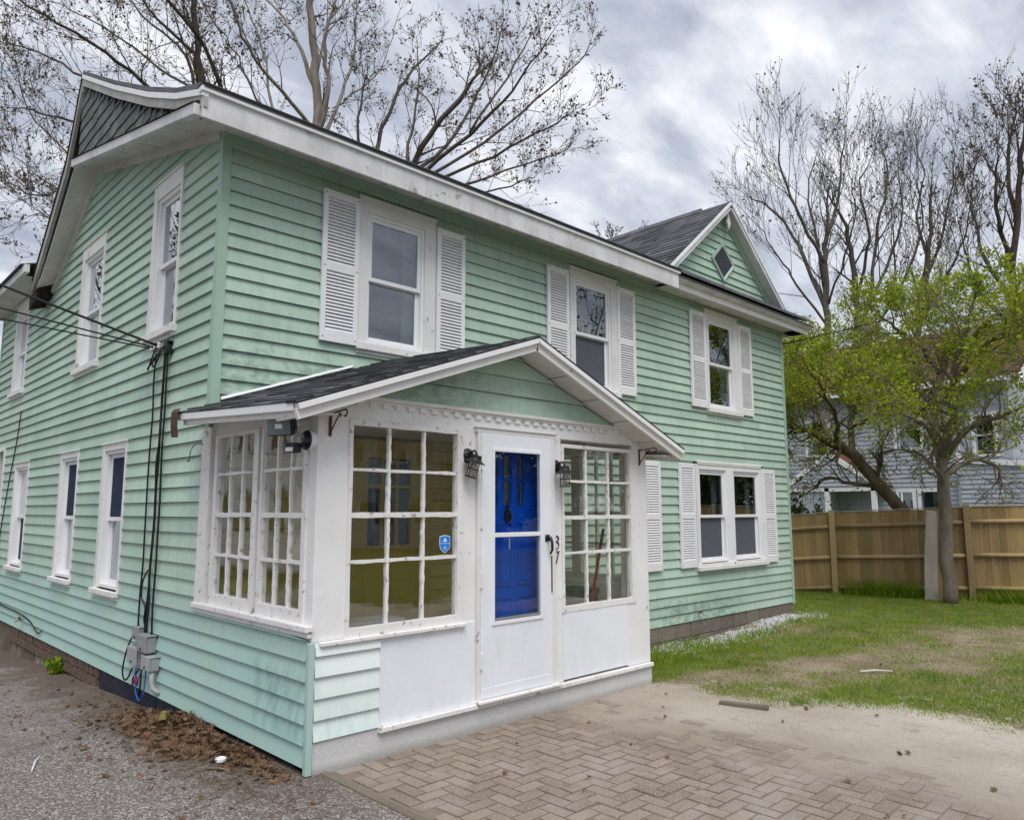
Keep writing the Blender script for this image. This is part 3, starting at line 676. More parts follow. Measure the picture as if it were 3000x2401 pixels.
# frieze against the wall
for pts in ([(.03, 4.90), (3.75, 5.83)], [(3.75, 5.83), (4.44, 5.345), (5.2, 4.885), (5.6, 4.72)]):
    mb = MB()
    for (a, za), (b, zb) in zip(pts, pts[1:]):
        mb.hexa([(-.045, a, za - .085), (0, a, za - .085), (0, b, zb - .085), (-.045, b, zb - .085), (-.045, a, za + .01), (0, a, za + .01), (0, b, zb + .01), (-.045, b, zb + .01)])
    mb.build('frieze_board', M['soffit'], H)
# rotten rake end
mb = MB(); mb.hexa([(-.22, 5.62, 4.50), (0, 5.62, 4.63), (0, 5.95, 4.50), (-.22, 5.97, 4.42), (-.22, 5.62, 4.66), (0, 5.62, 4.72), (0, 5.95, 4.66), (-.22, 5.97, 4.62)]); mb.build('rake_end', M['moss_rot'], H)

# front eave: soffit, deep fascia, drip trim
XE = 6.33
mb = MB(); mb.box(-.33, XE, EY + .02, -.001, 4.872, 4.89); mb.build('soffit', M['soffit'], H)
for x in [.0 + .52 * i for i in range(13)]:
    mb = MB(); mb.hexa([(x, -.36, 4.80), (x + .045, -.36, 4.80), (x + .045, -.06, 4.855), (x, -.06, 4.855), (x, -.36, 4.873), (x + .045, -.36, 4.873), (x + .045, -.06, 4.873), (x, -.06, 4.873)]); mb.build('lookout', M['soffit'], H)
for a, b in ((-.37, 1.86), (1.863, XE)):
    mb = MB(); mb.box(a, b, EY - .03, EY, 4.715, 4.925); mb.build('fascia', M['fascia'], H, bevel=.004)
mb = MB(); mb.box(-.39, XE + .02, EY - .055, EY + .02, 4.925, 4.972); mb.build('drip_trim', M['white'], H, bevel=.005)
mb = MB(); mb.box(-.39, XE + .03, EY - .068, EY + .03, 4.972, 4.990); mb.build('roof_edge', M['roof_edge'], H)
mb = MB(); mb.mbox(FR, .05, HL - .05, .0, .028, 4.80, 4.872); mb.build('frieze_board', M['green_trim'], H)

# ---- front cross gable on the right
GX, GZ, GH = 8.30, 6.66, 1.99          # ridge x, ridge z, half width at z 5.0
gs = (GZ - 5.02) / GH
gw = lambda z: (GX - (GZ - .16 - z) / gs, GX + (GZ - .16 - z) / gs)
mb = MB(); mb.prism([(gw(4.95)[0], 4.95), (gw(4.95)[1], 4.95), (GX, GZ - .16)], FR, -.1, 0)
gwall = mb.build('gable_wall', M['shade_sheathing'], H)
dia = (8.26, 5.65, .36, .335)
# boards run behind the diamond window, whose frame stands proud
boards(gwall, FR, M['siding'], 4.95, 6.5, gw, [])
dm = lambda u, n, z: FR(u, n, z)
def dpoly(k): return [(dia[0], dia[1] + dia[3] * k), (dia[0] + dia[2] * k, dia[1]), (dia[0], dia[1] - dia[3] * k), (dia[0] - dia[2] * k, dia[1])]
mb = MB(); o_, i_ = dpoly(1.0), dpoly(.90)
for k in range(4):
    a, b = o_[k], o_[(k + 1) % 4]; c, d = i_[(k + 1) % 4], i_[k]; mb.prism([a, b, c, d], FR, .0, .055)
dw_ = mb.build('diamond_window', M['green_trim'], H)
mb = MB(); i2 = dpoly(.90); j2 = dpoly(.82)
for k in range(4): mb.prism([i2[k], i2[(k + 1) % 4], j2[(k + 1) % 4], j2[k]], FR, .0, .045)
mb.build('sash', M['white_old'], dw_)
mb = MB(); mb.prism(dpoly(.84), FR, .030, .034); mb.build('pane', glass('dark_glass', (.12, .12, .13), .02, .55), dw_)
mb = MB(); mb.prism(dpoly(.86), FR, .0285, .0292); mb.build('backing', M['black'], dw_)
# its roof: two slabs, shingles on the slope that faces the camera
GYF = -.17
for s in (-1, 1):
    mb = MB(); xo = GX + s * (GH + .12); zo = GZ - gs * (GH + .12)
    mb.hexa([(GX, GYF, GZ - .04), (xo, GYF, zo - .04), (xo, 3.6, zo - .04), (GX, 3.6, GZ - .04), (GX, GYF, GZ), (xo, GYF, zo), (xo, 3.6, zo), (GX, 3.6, GZ)])
    slab = mb.build('gable_roof', M['shingle'] if s < 0 else M['roof_edge'], H)
    if s < 0:
        sl_len = math.hypot(GH, gs * GH); nr = int(sl_len / .135); dirv = Vector((-GH, 0, -gs * GH)).normalized(); nv = Vector((-gs, 0, 1)).normalized()
        for r in range(nr):
            y = GYF - .01 - (r % 2) * .15 - random.uniform(0, .06)
            while y < 3.2:
                w = random.choice((.28, .32, .33)); ya = max(y, GYF - .015); yb = y + w - .004
                if yb > ya + .03:
                    p = Vector((GX, 0, GZ)) + dirv * (r * .135); q = p + dirv * .15
                    h0, h1 = .002, .012 + random.uniform(0, .004); mb = MB()
                    mb.hexa([tuple(v) for v in (p + Vector((0, ya, 0)), q + Vector((0, ya, 0)), q + Vector((0, yb, 0)), p + Vector((0, yb, 0)), p + Vector((0, ya, 0)) + nv * h0, q + Vector((0, ya, 0)) + nv * h1, q + Vector((0, yb, 0)) + nv * h1, p + Vector((0, yb, 0)) + nv * h0)])
                    mb.build('shingle', M['shingle'], slab)
                y += w
mb = MB(); mb.hexa([(GX - .10, .35, GZ - .06), (GX + .10, .35, GZ - .06), (GX + .10, 3.3, GZ - .06), (GX - .10, 3.3, GZ - .06), (GX - .02, .35, GZ + .035), (GX + .02, .35, GZ + .035), (GX + .02, 3.3, GZ + .035), (GX - .02, 3.3, GZ + .035)]); mb.build('ridge_cap', M['shingle'], H)
for s in (-1, 1):       # rake boards and sloping soffit
    mb = MB(); e0 = Vector((GX, GYF - .02, GZ - .075)); e1 = Vector((GX + s * (GH + .08), GYF - .02, GZ - .075 - gs * (GH + .08)))
    mb.bar(e0, e1, .03, .10, Vector((0, 0, 1))); mb.build('rake_board', M['fascia'], H)
    mb = MB(); mb.bar(e0 + Vector((0, -.012, .035)), e1 + Vector((0, -.012, .035)), .035, .035, Vector((0, 0, 1))); mb.build('rake_trim', M['white'], H)
    mb = MB(); mb.bar(e0 + Vector((0, .09, -.03)), e1 + Vector((0, .09, -.03)), .17, .02, Vector((0, 0, 1))); mb.build('soffit', M['soffit'], H)
    mb = MB(); mb.bar(e0 + Vector((0, .16, -.10)), e1 + Vector((0, .16, -.10)), .03, .10, Vector((0, 0, 1))); mb.build('frieze_board', M['green_trim'], H)
mb = MB(); mb.prism([(GX + .02, GZ - .10), (GX + .07, GZ - .18), (GX + .05, GZ - .26), (GX + .08, GZ - .34), (GX + .02, GZ - .46), (GX - .03, GZ - .34), (GX, GZ - .26), (GX - .03, GZ - .18)], FR, .11, .14); mb.build('gable_pendant', M['white_old'], H)
# cornice below the gable, with pent roof
CX0, CX1 = XE + .0, 10.66
mb = MB(); mb.box(CX0, CX1, -.30, -.001, 4.80, 4.815); mb.build('soffit', M['soffit'], H)
mb = MB(); mb.box(CX0 + .003, CX1, -.33, -.30, 4.765, 4.85); mb.build('fascia', M['white_old'], H, bevel=.004)
mb = MB(); mb.hexa([(CX0, -.35, 4.85), (CX1 + .03, -.35, 4.85), (CX1 + .03, -.25, 4.85), (CX0, -.25, 4.85), (CX0, -.41, 4.905), (CX1 + .06, -.41, 4.905), (CX1 + .06, -.25, 4.905), (CX0, -.25, 4.905)]); mb.build('crown_moulding', M['fascia'], H, bevel=.004)
mb = MB(); mb.hexa([(CX0, -.43, 4.907), (CX1 + .07, -.43, 4.907), (CX1 + .07, -.002, 4.96), (CX0, -.002, 4.96), (CX0, -.43, 4.920), (CX1 + .07, -.43, 4.920), (CX1 + .07, -.002, 4.985), (CX0, -.002, 4.985)]); mb.build('pent_roof', M['shingle'], H)
mb = MB(); mb.box(CX1 - .42, CX1, -.30, 3.5, 4.80, 4.90); mb.build('eave_return', M['fascia'], H)

# ---- rear wing eave on the left
mb = MB(); mb.hexa([(-.36, 5.7, 4.89), (-.30, 5.7, 4.89), (-.30, 9.1, 4.89), (-.36, 9.1, 4.89), (-.36, 5.7, 5.0), (-.30, 5.7, 5.0), (-.30, 9.1, 5.0), (-.36, 9.1, 5.0)]); mb.build('fascia', M['fascia'], H)
mb = MB(); mb.box(-.31, 0, 5.9, 9.08, 4.875, 4.89); mb.build('soffit', M['soffit'], H)
mb = MB(); mb.hexa([(-.40, 5.8, 5.0), (3.5, 5.8, 6.2), (3.5, 9.15, 6.2), (-.40, 9.15, 5.0), (-.40, 5.8, 5.018), (3.5, 5.8, 6.218), (3.5, 9.15, 6.218), (-.40, 9.15, 5.018)]); mb.build('rear_roof', M['shingle'], H)

# ---- foundation
mb = MB(); mb.box(.03, .25, 2.45, 8.8, -.7, Z0 - .002); f_side = mb.build('foundation', M['stone'], H)
bk = MB(); bk.box(-.012, .03, .003, .077, 0, .095); BRK = bk.mesh('foundation_brick', M['brick'])
for r in range(2):
    y = 2.5 + (r % 2) * .04
    while y < 6.6:
        inst('foundation_brick', BRK, (.008 + random.uniform(-.006, .006), y, -.055 - r * .105 + random.uniform(-.005, .005)), f_side); y += .083
y = 2.5
while y < 7.2:           # rough stones below the bricks
    w = random.uniform(.25, .5); z1 = -.165; z0 = -.7
    mb = MB(); n = 5
    vs = []; fs = []
    for i in range(n + 1):
        for j in range(n + 1):
            u, v = i / n, j / n; bul = .05 * (math.sin(math.pi * u) * math.sin(math.pi * v)) ** .5
            vs.append((.03 - bul - .02 * mnoise.noise((y * 3 + u * 2, v * 3, 4)), y + .008 + (w - .016) * u, z0 + (z1 - z0) * v))
    for i in range(n):
        for j in range(n): fs.append((i * (n + 1) + j, (i + 1) * (n + 1) + j, (i + 1) * (n + 1) + j + 1, i * (n + 1) + j + 1))
    mb.add(vs, fs); mb.build('foundation_stone', M['stone'], f_side, smooth=True); y += w
mb = MB(); mb.box(.02, .25, -1.70, 2.45, -.6, Z0 - .003); f_navy = mb.build('foundation', M['navy'], H)
for r in range(2):
    y = 2.42 - (r % 2) * .22
    while y > -.1:
        mb = MB(); mb.box(-.012, .02, y - .395, y - .004, -.155 - r * .2, .035 - r * .2); mb.build('foundation_block', M['navy'], f_navy, bevel=.008); y -= .4
mb = MB(); mb.box(3.7, HL, .01, .3, -.8, Z0 - .003); f_fr = mb.build('foundation', M['block'], H)
for r in range(2):
    x = 5.0 - (r % 2) * .2
    while x < HL - .05:
        mb = MB(); d = random.uniform(-.022, -.008); mb.box(x + .005, min(x + .395, HL - .01), d, .01, -.155 - r * .2, .040 - r * .2); mb.build('foundation_block', M['block'], f_fr, bevel=.01); x += .4
# ================================================================== ENCLOSED PORCH
P = thing('enclosed_porch', (0, PY, 0), 'white enclosed gable-roofed porch with many-paned windows and blue front door', 'porch')
APX, APZ, PSL, PSR = 1.80, 3.03, .350, .39
pz = lambda x: APZ - (PSL if x < APX else PSR) * abs(x - APX)
OY = -2.0                                  # front edge of porch roof
def pb(name, mat, *boxes, bevel=.004, par=P):
    mb = MB()
    for b in boxes: mb.box(*b)
    return mb.build(name, M[mat], par, bevel=bevel)
pb('foundation', 'concrete', (.02, PRX, PY - .012, PY + .2, -.3, .195), (PRX - .2, PRX - .002, PY + .2, -.02, -.5, .195))
pb('floor', 'grey_wood', (.1, PRX - .1, PY + .1, -.03, .15, .19))
pb('ceiling', 'white', (.1, PRX - .1, PY + .1, -.03, 2.33, 2.35))
# posts
pb('corner_post', 'porch_white', (.0, .235, PY, -1.60, .80, 2.32))
pb('post', 'porch_white', (1.243, 1.373, PY, PY + .12, .76, 2.27))
pb('post', 'porch_white', (2.254, 2.36, PY, PY + .12, .20, 2.27))
pb('corner_post', 'porch_white', (3.385, PRX, PY, PY + .16, .20, 2.33))
pb('header', 'porch_white', (.002, PRX - .002, PY + .003, PY + .13, 2.245, 2.375), bevel=.003)
pb('header', 'porch_white', (.003, .12, PY + .131, .02, 2.225, 2.33), (PRX - .12, PRX - .003, PY + .131, -.0, 2.20, 2.33))
pb('cornice_moulding', 'white_old', (.18, 3.50, PY - .035, PY + .003, 2.385, 2.412), (.20, 3.48, PY - .018, PY + .003, 2.368, 2.386), bevel=.005)
dn = MB(); dn.box(0, .058, -.014, .004, 0, .032); DEN = dn.mesh('dentil', M['porch_white'])
for i in range(29): inst('dentil', DEN, (.28 + i * .1085, PY, 2.336), P)
# lower wall: white panels, corner with whitewashed siding
pb('panel', 'door_white', (.512, 1.372, PY - .006, PY + .06, .197, .80), bevel=.003)
pb('panel', 'door_white', (2.37, 3.262, PY - .006, PY + .06, .215, .765), bevel=.003)
pb('panel_trim', 'porch_white', (3.262, 3.386, PY - .002, PY + .06, .2, .80)); pb('panel_trim', 'porch_white', (2.36, 2.3695, PY - .002, PY + .05, .2, .80))
pb('door_sill', 'white_peel', (.50, 3.60, PY - .045, PY + .05, .165, .197), (1.36, 2.27, PY - .075, PY + .05, .197, .216))
mb = MB(); mb.box(.02, .512, PY + .002, PY + .1, Z0, .80); cw = mb.build('corner_wall', M['siding_pale'], P)
boards(cw, PF, M['siding_pale'], .197, .775, lambda z: (.02, .508), [], nbase=-.002, expo=.1285)
mb = MB(); mb.box(.02, .1, PY + .02, .08, Z0, .90); sw2 = mb.build('side_backing', M['green_trim'], P)
mb = MB(); mb.box(-.029, .012, PY - .029, PY + .012, .01, .80); mb.build('corner_board', M['siding'], P, bevel=.004)
pb('sill_moulding', 'white_peel', (-.055, .0, PY - .02, .09, .865, .905), (-.035, .0, PY - .012, .09, .83, .865), bevel=.006); pb('sill_moulding', 'white_peel', (.046, 1.26, PY - .04, PY, .772, .80), bevel=.006)
def bumpy_bar(mb, Mf, u0, u1, n0, n1, z0, z1, horiz, jit=.0035):
    n = 9; a, b = (u0, u1) if horiz else (z0, z1)
    rings = []
    for i in range(n + 1):
        t = a + (b - a) * i / n; j = [random.uniform(-jit, jit) for _ in range(4)]
        if horiz: rings.append([Mf(t, n0, z0 + j[0]), Mf(t, n1 + j[2] * .5, z0 + j[0]), Mf(t, n1 + j[2] * .5, z1 + j[1]), Mf(t, n0, z1 + j[1])])
        else: rings.append([Mf(u0 + j[0], n0, t), Mf(u0 + j[0], n1 + j[2] * .5, t), Mf(u1 + j[1], n1 + j[2] * .5, t), Mf(u1 + j[1], n0, t)])
    vs = [p for r in rings for p in r]
    fs = [(i * 4 + k, i * 4 + (k + 1) % 4, i * 4 + 4 + (k + 1) % 4, i * 4 + 4 + k) for i in range(n) for k in range(4)] + [(0, 1, 2, 3), tuple(n * 4 + k for k in (3, 2, 1, 0))]
    mb.add(vs, fs)
def lite_window(Mf, g, cols, rows, frame=(.04, .04, .05, .05), rail=2, label=None, mw=.022):
    """g: glass rect u0,u1; rows: z edges from top; frame: left,right,top,bottom"""
    u0, u1 = g; fl, fr, ft, fb = frame; zt, zl = rows[0], rows[-1]
    mb = MB(); n0, n1 = -.05, .012
    for a in ((u0 - fl, u0, zl - fb, zt + ft), (u1, u1 + fr, zl - fb, zt + ft)): bumpy_bar(mb, Mf, a[0], a[1], n0, n1, a[2], a[3], False, .002)
    bumpy_bar(mb, Mf, u0, u1, n0, n1 - .002, zt, zt + ft, True, .002); bumpy_bar(mb, Mf, u0, u1, n0, n1 - .002, zl - fb, zl, True, .003)
    win = mb.build('window', M['white_peel'], P)
    if label: win['label'] = label
    us = [u0 + (u1 - u0) * i / cols for i in range(cols + 1)]
    for k, z in enumerate(rows[1:-1], 1):
        mb = MB(); h = .034 if k == rail else mw; bumpy_bar(mb, Mf, u0, u1, -.035, .004 if k == rail else -.002, z - h / 2, z + h / 2, True); mb.build('muntin', M['white_peel'], win)
    for u in us[1:-1]:
        for za, zb in zip(rows[1:], rows):
            mb = MB(); bumpy_bar(mb, Mf, u - mw / 2, u + mw / 2, -.035, -.004, za, zb, False); mb.build('muntin', M['white_peel'], win)
    for i in range(cols):
        for za, zb in zip(rows[1:], rows):
            mb = MB(); t = random.uniform(-.002, .002); mb.hexa([Mf(us[i], -.022 + t, za), Mf(us[i + 1], -.022 - t, za), Mf(us[i + 1], -.019 - t, za), Mf(us[i], -.019 + t, za), Mf(us[i], -.022, zb), Mf(us[i + 1], -.022, zb), Mf(us[i + 1], -.019, zb), Mf(us[i], -.019, zb)]); mb.build('pane', M['old_glass'], win)
    return win
lite_window(PF, (.262, 1.185), 3, [2.205, 1.905, 1.597, 1.286, .86], (.03, .058, .04, .07))
lite_window(PF, (2.39, 3.335), 3, [2.172, 1.88, 1.565, 1.258, .815], (.032, .05, .03, .05))
rows_s = [2.20, 1.912, 1.597, 1.287, .985]
lite_window(SD, (-.835, -.195), 3, rows_s, (.09, .055, .03, .085))
lite_window(SD, (-1.575, -.985), 3, rows_s, (.055, .03, .03, .085))
mb = MB(); bumpy_bar(mb, SD, -.105, .072, -.05, .036, .905, 2.30, False, .002); mb.build('casing', M['white_peel'], P)
mb = MB(); bumpy_bar(mb, SD, -.93, -.89, -.05, .022, .905, 2.225, False, .002); mb.build('mullion', M['white_peel'], P)
RT = lambda u, n, z: (PRX + n, u, z)
lite_window(RT, (-.80, -.15), 3, rows_s, (.06, .06, .05, .085)); lite_window(RT, (-1.52, -.92), 3, rows_s, (.06, .06, .05, .085))
pb('panel', 'porch_white', (PRX - .08, PRX - .002, PY + .16, -.02, .2, .905)); pb('casing', 'porch_white', (PRX - .06, PRX - .004, -.09, -.02, .905, 2.25))
# storm door
SDZ0, SDZ1 = .217, 2.232
mb = MB()
for b in ((1.408, 1.535, SDZ0, SDZ1), (2.065, 2.20, SDZ0, SDZ1)): mb.mbox(PF, b[0], b[1], .0, .034, b[2], b[3])
mb.mbox(PF, 1.535, 2.065, .0, .033, 2.097, SDZ1); mb.mbox(PF, 1.535, 2.065, .0, .033, SDZ0, .772)
sd = mb.build('storm_door', M['door_white'], P, bevel=.004)
mb = MB()
for b in ((1.515, 1.541, .75, 2.117), (2.059, 2.085, .75, 2.117)): mb.mbox(PF, b[0], b[1], .03, .044, b[2], b[3])
mb.mbox(PF, 1.541, 2.059, .03, .043, 2.091, 2.117); mb.mbox(PF, 1.541, 2.059, .03, .043, .75, .778); mb.mbox(PF, 1.541, 2.059, .012, .040, 1.418, 1.452)
mb.build('glazing_frame', M['vinyl'], sd, bevel=.003)
mb = MB(); mb.mbox(PF, 1.535, 2.065, .014, .018, .775, 1.42); mb.build('pane', M['storm_glass'], sd)
mb = MB(); mb.mbox(PF, 1.535, 2.065, .020, .024, 1.45, 2.095); mb.build('pane', M['storm_glass'], sd)
mb = MB(); mb.mbox(PF, 1.545, 2.055, .018, .03, .779, .80); mb.build('sweep', plain('grey_seal', (.22, .22, .22)), sd)
mb = MB(); mb.mbox(PF, 1.42, 2.19, .033, .037, SDZ0 + .01, .30); mb.build('kick_plate', M['door_white'], sd)
mb = MB()
for z in (2.0, 1.55, 1.1, .5): mb.mbox(PF, 1.398, 1.412, .02, .048, z - .06, z + .06)
mb.build('hinge', M['white'], sd)
mb = MB(); mb.mbox(PF, 2.118, 2.168, .033, .042, 1.37, 1.425); mb.tube([PF(2.143, .04, 1.405), PF(2.143, .075, 1.40), PF(2.150, .085, 1.36), PF(2.155, .082, 1.30), PF(2.152, .06, 1.265)], [.014, .014, .012, .011, .008], 8); mb.build('handle', M['black'], sd, smooth=True)
mb = MB(); mb.mbox(PF, 2.19, 2.20, .034, .040, .95, 1.25); mb.build('weather_strip', plain('dark_strip', (.05, .03, .035)), sd)
pb('door_casing', 'white_old', (1.373, 1.407, PY - .03, PY + .1, .2, 2.25), (2.201, 2.255, PY - .03, PY + .1, .2, 2.25), (1.36, 2.268, PY - .032, PY + .1, 2.233, 2.268), (1.35, 2.28, PY - .045, PY, 2.268, 2.278), bevel=.003)
# blue entrance door behind it
BD = lambda u, n, z: (u, PY + .13 - n, z)
lc = [(1.635, 1.725), (1.795, 1.885), (1.955, 2.04)]; lr = [(1.89, 2.075), (1.675, 1.865)]
op = [(a, b, c, d) for a, b in lc for c, d in lr]
bd = backing('entrance_door', BD, M['blue'], 1.41, 2.20, .2, 2.232, op, -.04, 0, P); bd['label'] = 'bright blue panelled entrance door behind storm door glass'
for a, b, c, d in op:
    mb = MB(); mb.mbox(BD, a, b, -.022, -.018, c, d); mb.build('pane', M['old_glass'], bd)
    mb = MB(); t = .01
    mb.mbox(BD, a - t, a, 0, .008, c - t, d + t); mb.mbox(BD, b, b + t, 0, .008, c - t, d + t); mb.mbox(BD, a, b, 0, .008, d, d + t); mb.mbox(BD, a, b, 0, .008, c - t, c); mb.build('moulding', M['blue'], bd)
for a, b in ((1.50, 1.66), (1.725, 1.885), (1.95, 2.11)):
    for c, d in ((1.02, 1.53), (.35, .93)):
        mb = MB(); t = .015
        mb.mbox(BD, a, a + t, 0, .010, c, d); mb.mbox(BD, b - t, b, 0, .010, c, d); mb.mbox(BD, a + t, b - t, 0, .010, d - t, d); mb.mbox(BD, a + t, b - t, 0, .010, c, c + t)
        mb.prism([(a + .035, c + .035), (b - .035, c + .035), (b - .035, d - .035), (a + .035, d - .035)], BD, 0, .007); mb.build('raised_panel', M['blue'], bd)
kx = 1.835
mb = MB(); mb.lathe([(0, .012), (.014, .008), (.018, 0)], Matrix.Translation(BD(kx, 0, 1.655)) @ Matrix.Rotation(math.pi / 2, 4, 'X'), 10)
mb.prism([(kx - .010, 1.66), (kx + .010, 1.66), (kx + .036, 1.60), (kx + .034, 1.565), (kx + .018, 1.53), (kx - .018, 1.53), (kx - .034, 1.565), (kx - .036, 1.60)], BD, 0, .012)
mb.tube([BD(kx - .034, .016, 1.595), BD(kx - .030, .024, 1.55), BD(kx, .028, 1.522), BD(kx + .030, .024, 1.55), BD(kx + .034, .016, 1.595)], .006, 6); mb.tube([BD(kx, .0, 1.665), BD(kx, .012, 1.69)], .010, 6)
mb.build('door_knocker', M['black'], bd)
mb = MB(); mb.mbox(BD, 1.80, 1.875, .001, .003, 1.31, 1.405); mb.build('paper_note', M['paper'], bd)

# porch gable: siding, rake boards, roof
gp = lambda z: (APX - (APZ - .13 - z) / PSL, APX + (APZ - .13 - z) / PSR)
mb = MB(); mb.prism([(gp(2.40)[0], 2.40), (gp(2.40)[1], 2.40), (APX, APZ - .13)], PF, -.06, 0); gwl = mb.build('gable_wall', M['shade_sheathing'], P)
boards(gwl, PF, M['siding'], 2.41, 2.90, gp, [], expo=.15, joints=9)
EX0, EX1 = -.30, 3.85
for s, xe in ((-1, EX0), (1, EX1)):
    mb = MB(); yb = -.002
    ze = pz(xe)
    mb.hexa([(APX, OY, APZ - .05), (xe, OY, ze - .05), (xe, yb, ze - .05), (APX, yb, APZ - .05), (APX, OY, APZ - .015), (xe, OY, ze - .015), (xe, yb, ze - .015), (APX, yb, APZ - .015)])
    slab = mb.build('porch_roof', M['shingle'], P)
    mb = MB(); mb.hexa([(APX, OY - .02, APZ - .02), (xe + s * .02, OY - .02, ze - .022), (xe + s * .02, OY + .1, ze - .022), (APX, OY + .1, APZ - .015), (APX, OY - .02, APZ + .002), (xe + s * .02, OY - .02, ze - .004), (xe + s * .02, OY + .1, ze - .004), (APX, OY + .1, APZ + .002)]); mb.build('roof_edge', M['roof_edge'], P)
    if s < 0:
        dirv = Vector((-1, 0, -PSL)).normalized(); nv = Vector((-PSL, 0, 1)).normalized(); L = math.hypot(APX - xe, PSL * (APX - xe)); nr = int(L / .14) + 1
        for r in range(nr):
            y = OY - .02 - (r % 2) * .16 - random.uniform(0, .08)
            while y < -.02:
                w = random.choice((.25, .30, .33)); ya, yb2 = max(y, OY - .022), min(y + w - .004, -.006)
                if yb2 - ya > .03:
                    p = Vector((APX, 0, APZ - .012)) + dirv * (r * .14); q = p + dirv * min(.155, L - r * .14 + .015); h0, h1 = .001, .013 + random.uniform(-.003, .006); mb = MB(); tw = random.uniform(-.003, .003)
                    mb.hexa([tuple(v) for v in (p + Vector((0, ya, 0)), q + Vector((0, ya, 0)), q + Vector((0, yb2, 0)), p + Vector((0, yb2, 0)), p + Vector((0, ya, 0)) + nv * h0, q + Vector((0, ya, 0)) + nv * (h1 + tw), q + Vector((0, yb2, 0)) + nv * h1, p + Vector((0, yb2, 0)) + nv * h0)])
                    mb.build('shingle', M['shingle'], slab)
                y += w
    # rake board, trim strip and soffit
    a = Vector((APX, OY + .012, APZ - .085)); b = Vector((xe, OY + .012, ze - .085))
    mb = MB(); mb.bar(a, b, .03, .075); mb.build('rake_board', M['white_old'], P)
    mb = MB(); mb.bar(a + Vector((0, -.018, .042)), b + Vector((0, -.018, .042)), .05, .036); mb.build('rake_trim', M['white'], P)
    mb = MB(); n = 5
    for i in range(n):
        p0, p1 = a.lerp(b, (i + .02) / n), a.lerp(b, (i + .985) / n); mb = MB(); mb.bar(p0 + Vector((0, .14, -.022)), p1 + Vector((0, .14, -.022)), .235, .014); mb.build('soffit_board', M['soffit'], P)
# left and right eaves
ze = pz(EX0)
pb('eave_fascia', 'white', (EX0 - .012, EX0 + .02, OY + .03, -.10, ze - .068, ze - .016)); pb('eave_board', 'white_peel', (EX0 + .02, EX0 + .05, OY + .05, -.16, ze - .105, ze - .05))
pb('eave_soffit', 'soffit', (EX0 + .05, .0, OY + .05, -.06, ze - .07, ze - .055))
ze = pz(EX1); pb('eave_fascia', 'white_peel', (EX1 - .03, EX1 + .01, OY + .03, -.02, ze - .12, ze - .03)); pb('eave_soffit', 'soffit', (PRX, EX1 - .03, OY + .05, -.02, ze - .09, ze - .075))
mb = MB()
for x0, x1 in ((.06, .55), (.55, 1.0), (1.0, 1.30)):
    mb.hexa([(x0, -.045, pz(x0) + .012), (x1, -.045, pz(x1) + .012), (x1, -.024, pz(x1) + .012), (x0, -.024, pz(x0) + .012), (x0, -.035, pz(x0) + .036), (x1 + .02, -.035, pz(x1) + .038), (x1 + .02, -.024, pz(x1) + .038), (x0, -.024, pz(x0) + .036)])
mb.build('flashing', M['vinyl'], P)
mb = MB(); pts = [(-.325, 2.315), (-.345, 2.285), (-.345, 2.18), (-.335, 2.09)]; vs = []
for x, z in pts: vs += [(x, -.07, z), (x, -.205, z), (x + .004, -.07, z), (x + .004, -.205, z)]
fs = []
for i in range(3):
    o = i * 4; fs += [(o, o + 1, o + 5, o + 4), (o + 2, o + 6, o + 7, o + 3), (o, o + 4, o + 6, o + 2), (o + 1, o + 3, o + 7, o + 5)]
fs += [(0, 2, 3, 1), (12, 13, 15, 14)]
mb.add(vs, fs); mb.build('hanging_shingle_strip', M['copper_strip'], P)

TILT = .055                                 # the porch roof climbs a little towards the house
def shear(o):
    for v in o.data.vertices: v.co.z += TILT * (v.co.y - OY)
    for ch in o.children: shear(ch)
for o in list(P.children):
    if o.name.split('.')[0] in ('porch_roof', 'roof_edge', 'eave_fascia', 'eave_board', 'eave_soffit', 'flashing', 'hanging_shingle_strip'): shear(o)

# mustard wall inside the porch with its glazed yellow door (belongs to the house)
boards(fwall, FR, M['mustard'], .20, 2.33, lambda z: (.1, PRX - .1), [yd_open])
mb = MB(); a, b, c, d = yd_open; lx = [1.52, 1.70, 1.875, 2.05]; lz = [1.28, 1.56, 1.86, 2.145]
opn = [(lx[i] + .012, lx[i + 1] - .012, lz[j] + .012, lz[j + 1] - .012) for i in range(3) for j in range(3)]
yd = backing('door', FR, M['mustard_door'], a + .05, b - .05, c, d - .04, opn, -.05, .01, H); yd['label'] = 'mustard yellow door with nine panes inside the porch'
for q in opn:
    mb = MB(); mb.mbox(FR, q[0], q[1], -.025, -.02, q[2], q[3]); mb.build('pane', M['glass'], yd)
mb = MB(); mb.mbox(FR, a - .05, a + .05, -.03, .045, c, d + .05); mb.mbox(FR, b - .05, b + .05, -.03, .045, c, d + .05); mb.mbox(FR, a + .05, b - .05, -.03, .044, d - .04, d + .05); mb.build('door_casing', M['mustard_door'], H)
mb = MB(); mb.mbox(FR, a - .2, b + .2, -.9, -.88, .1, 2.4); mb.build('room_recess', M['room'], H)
mb = MB()
for q in ((1.50, .35, 1.74, 1.12), (1.82, .35, 2.07, 1.12)): mb.mbox(FR, q[0], q[2], .009, .018, q[1], q[3])
mb.build('door_panel', M['mustard_door'], H)

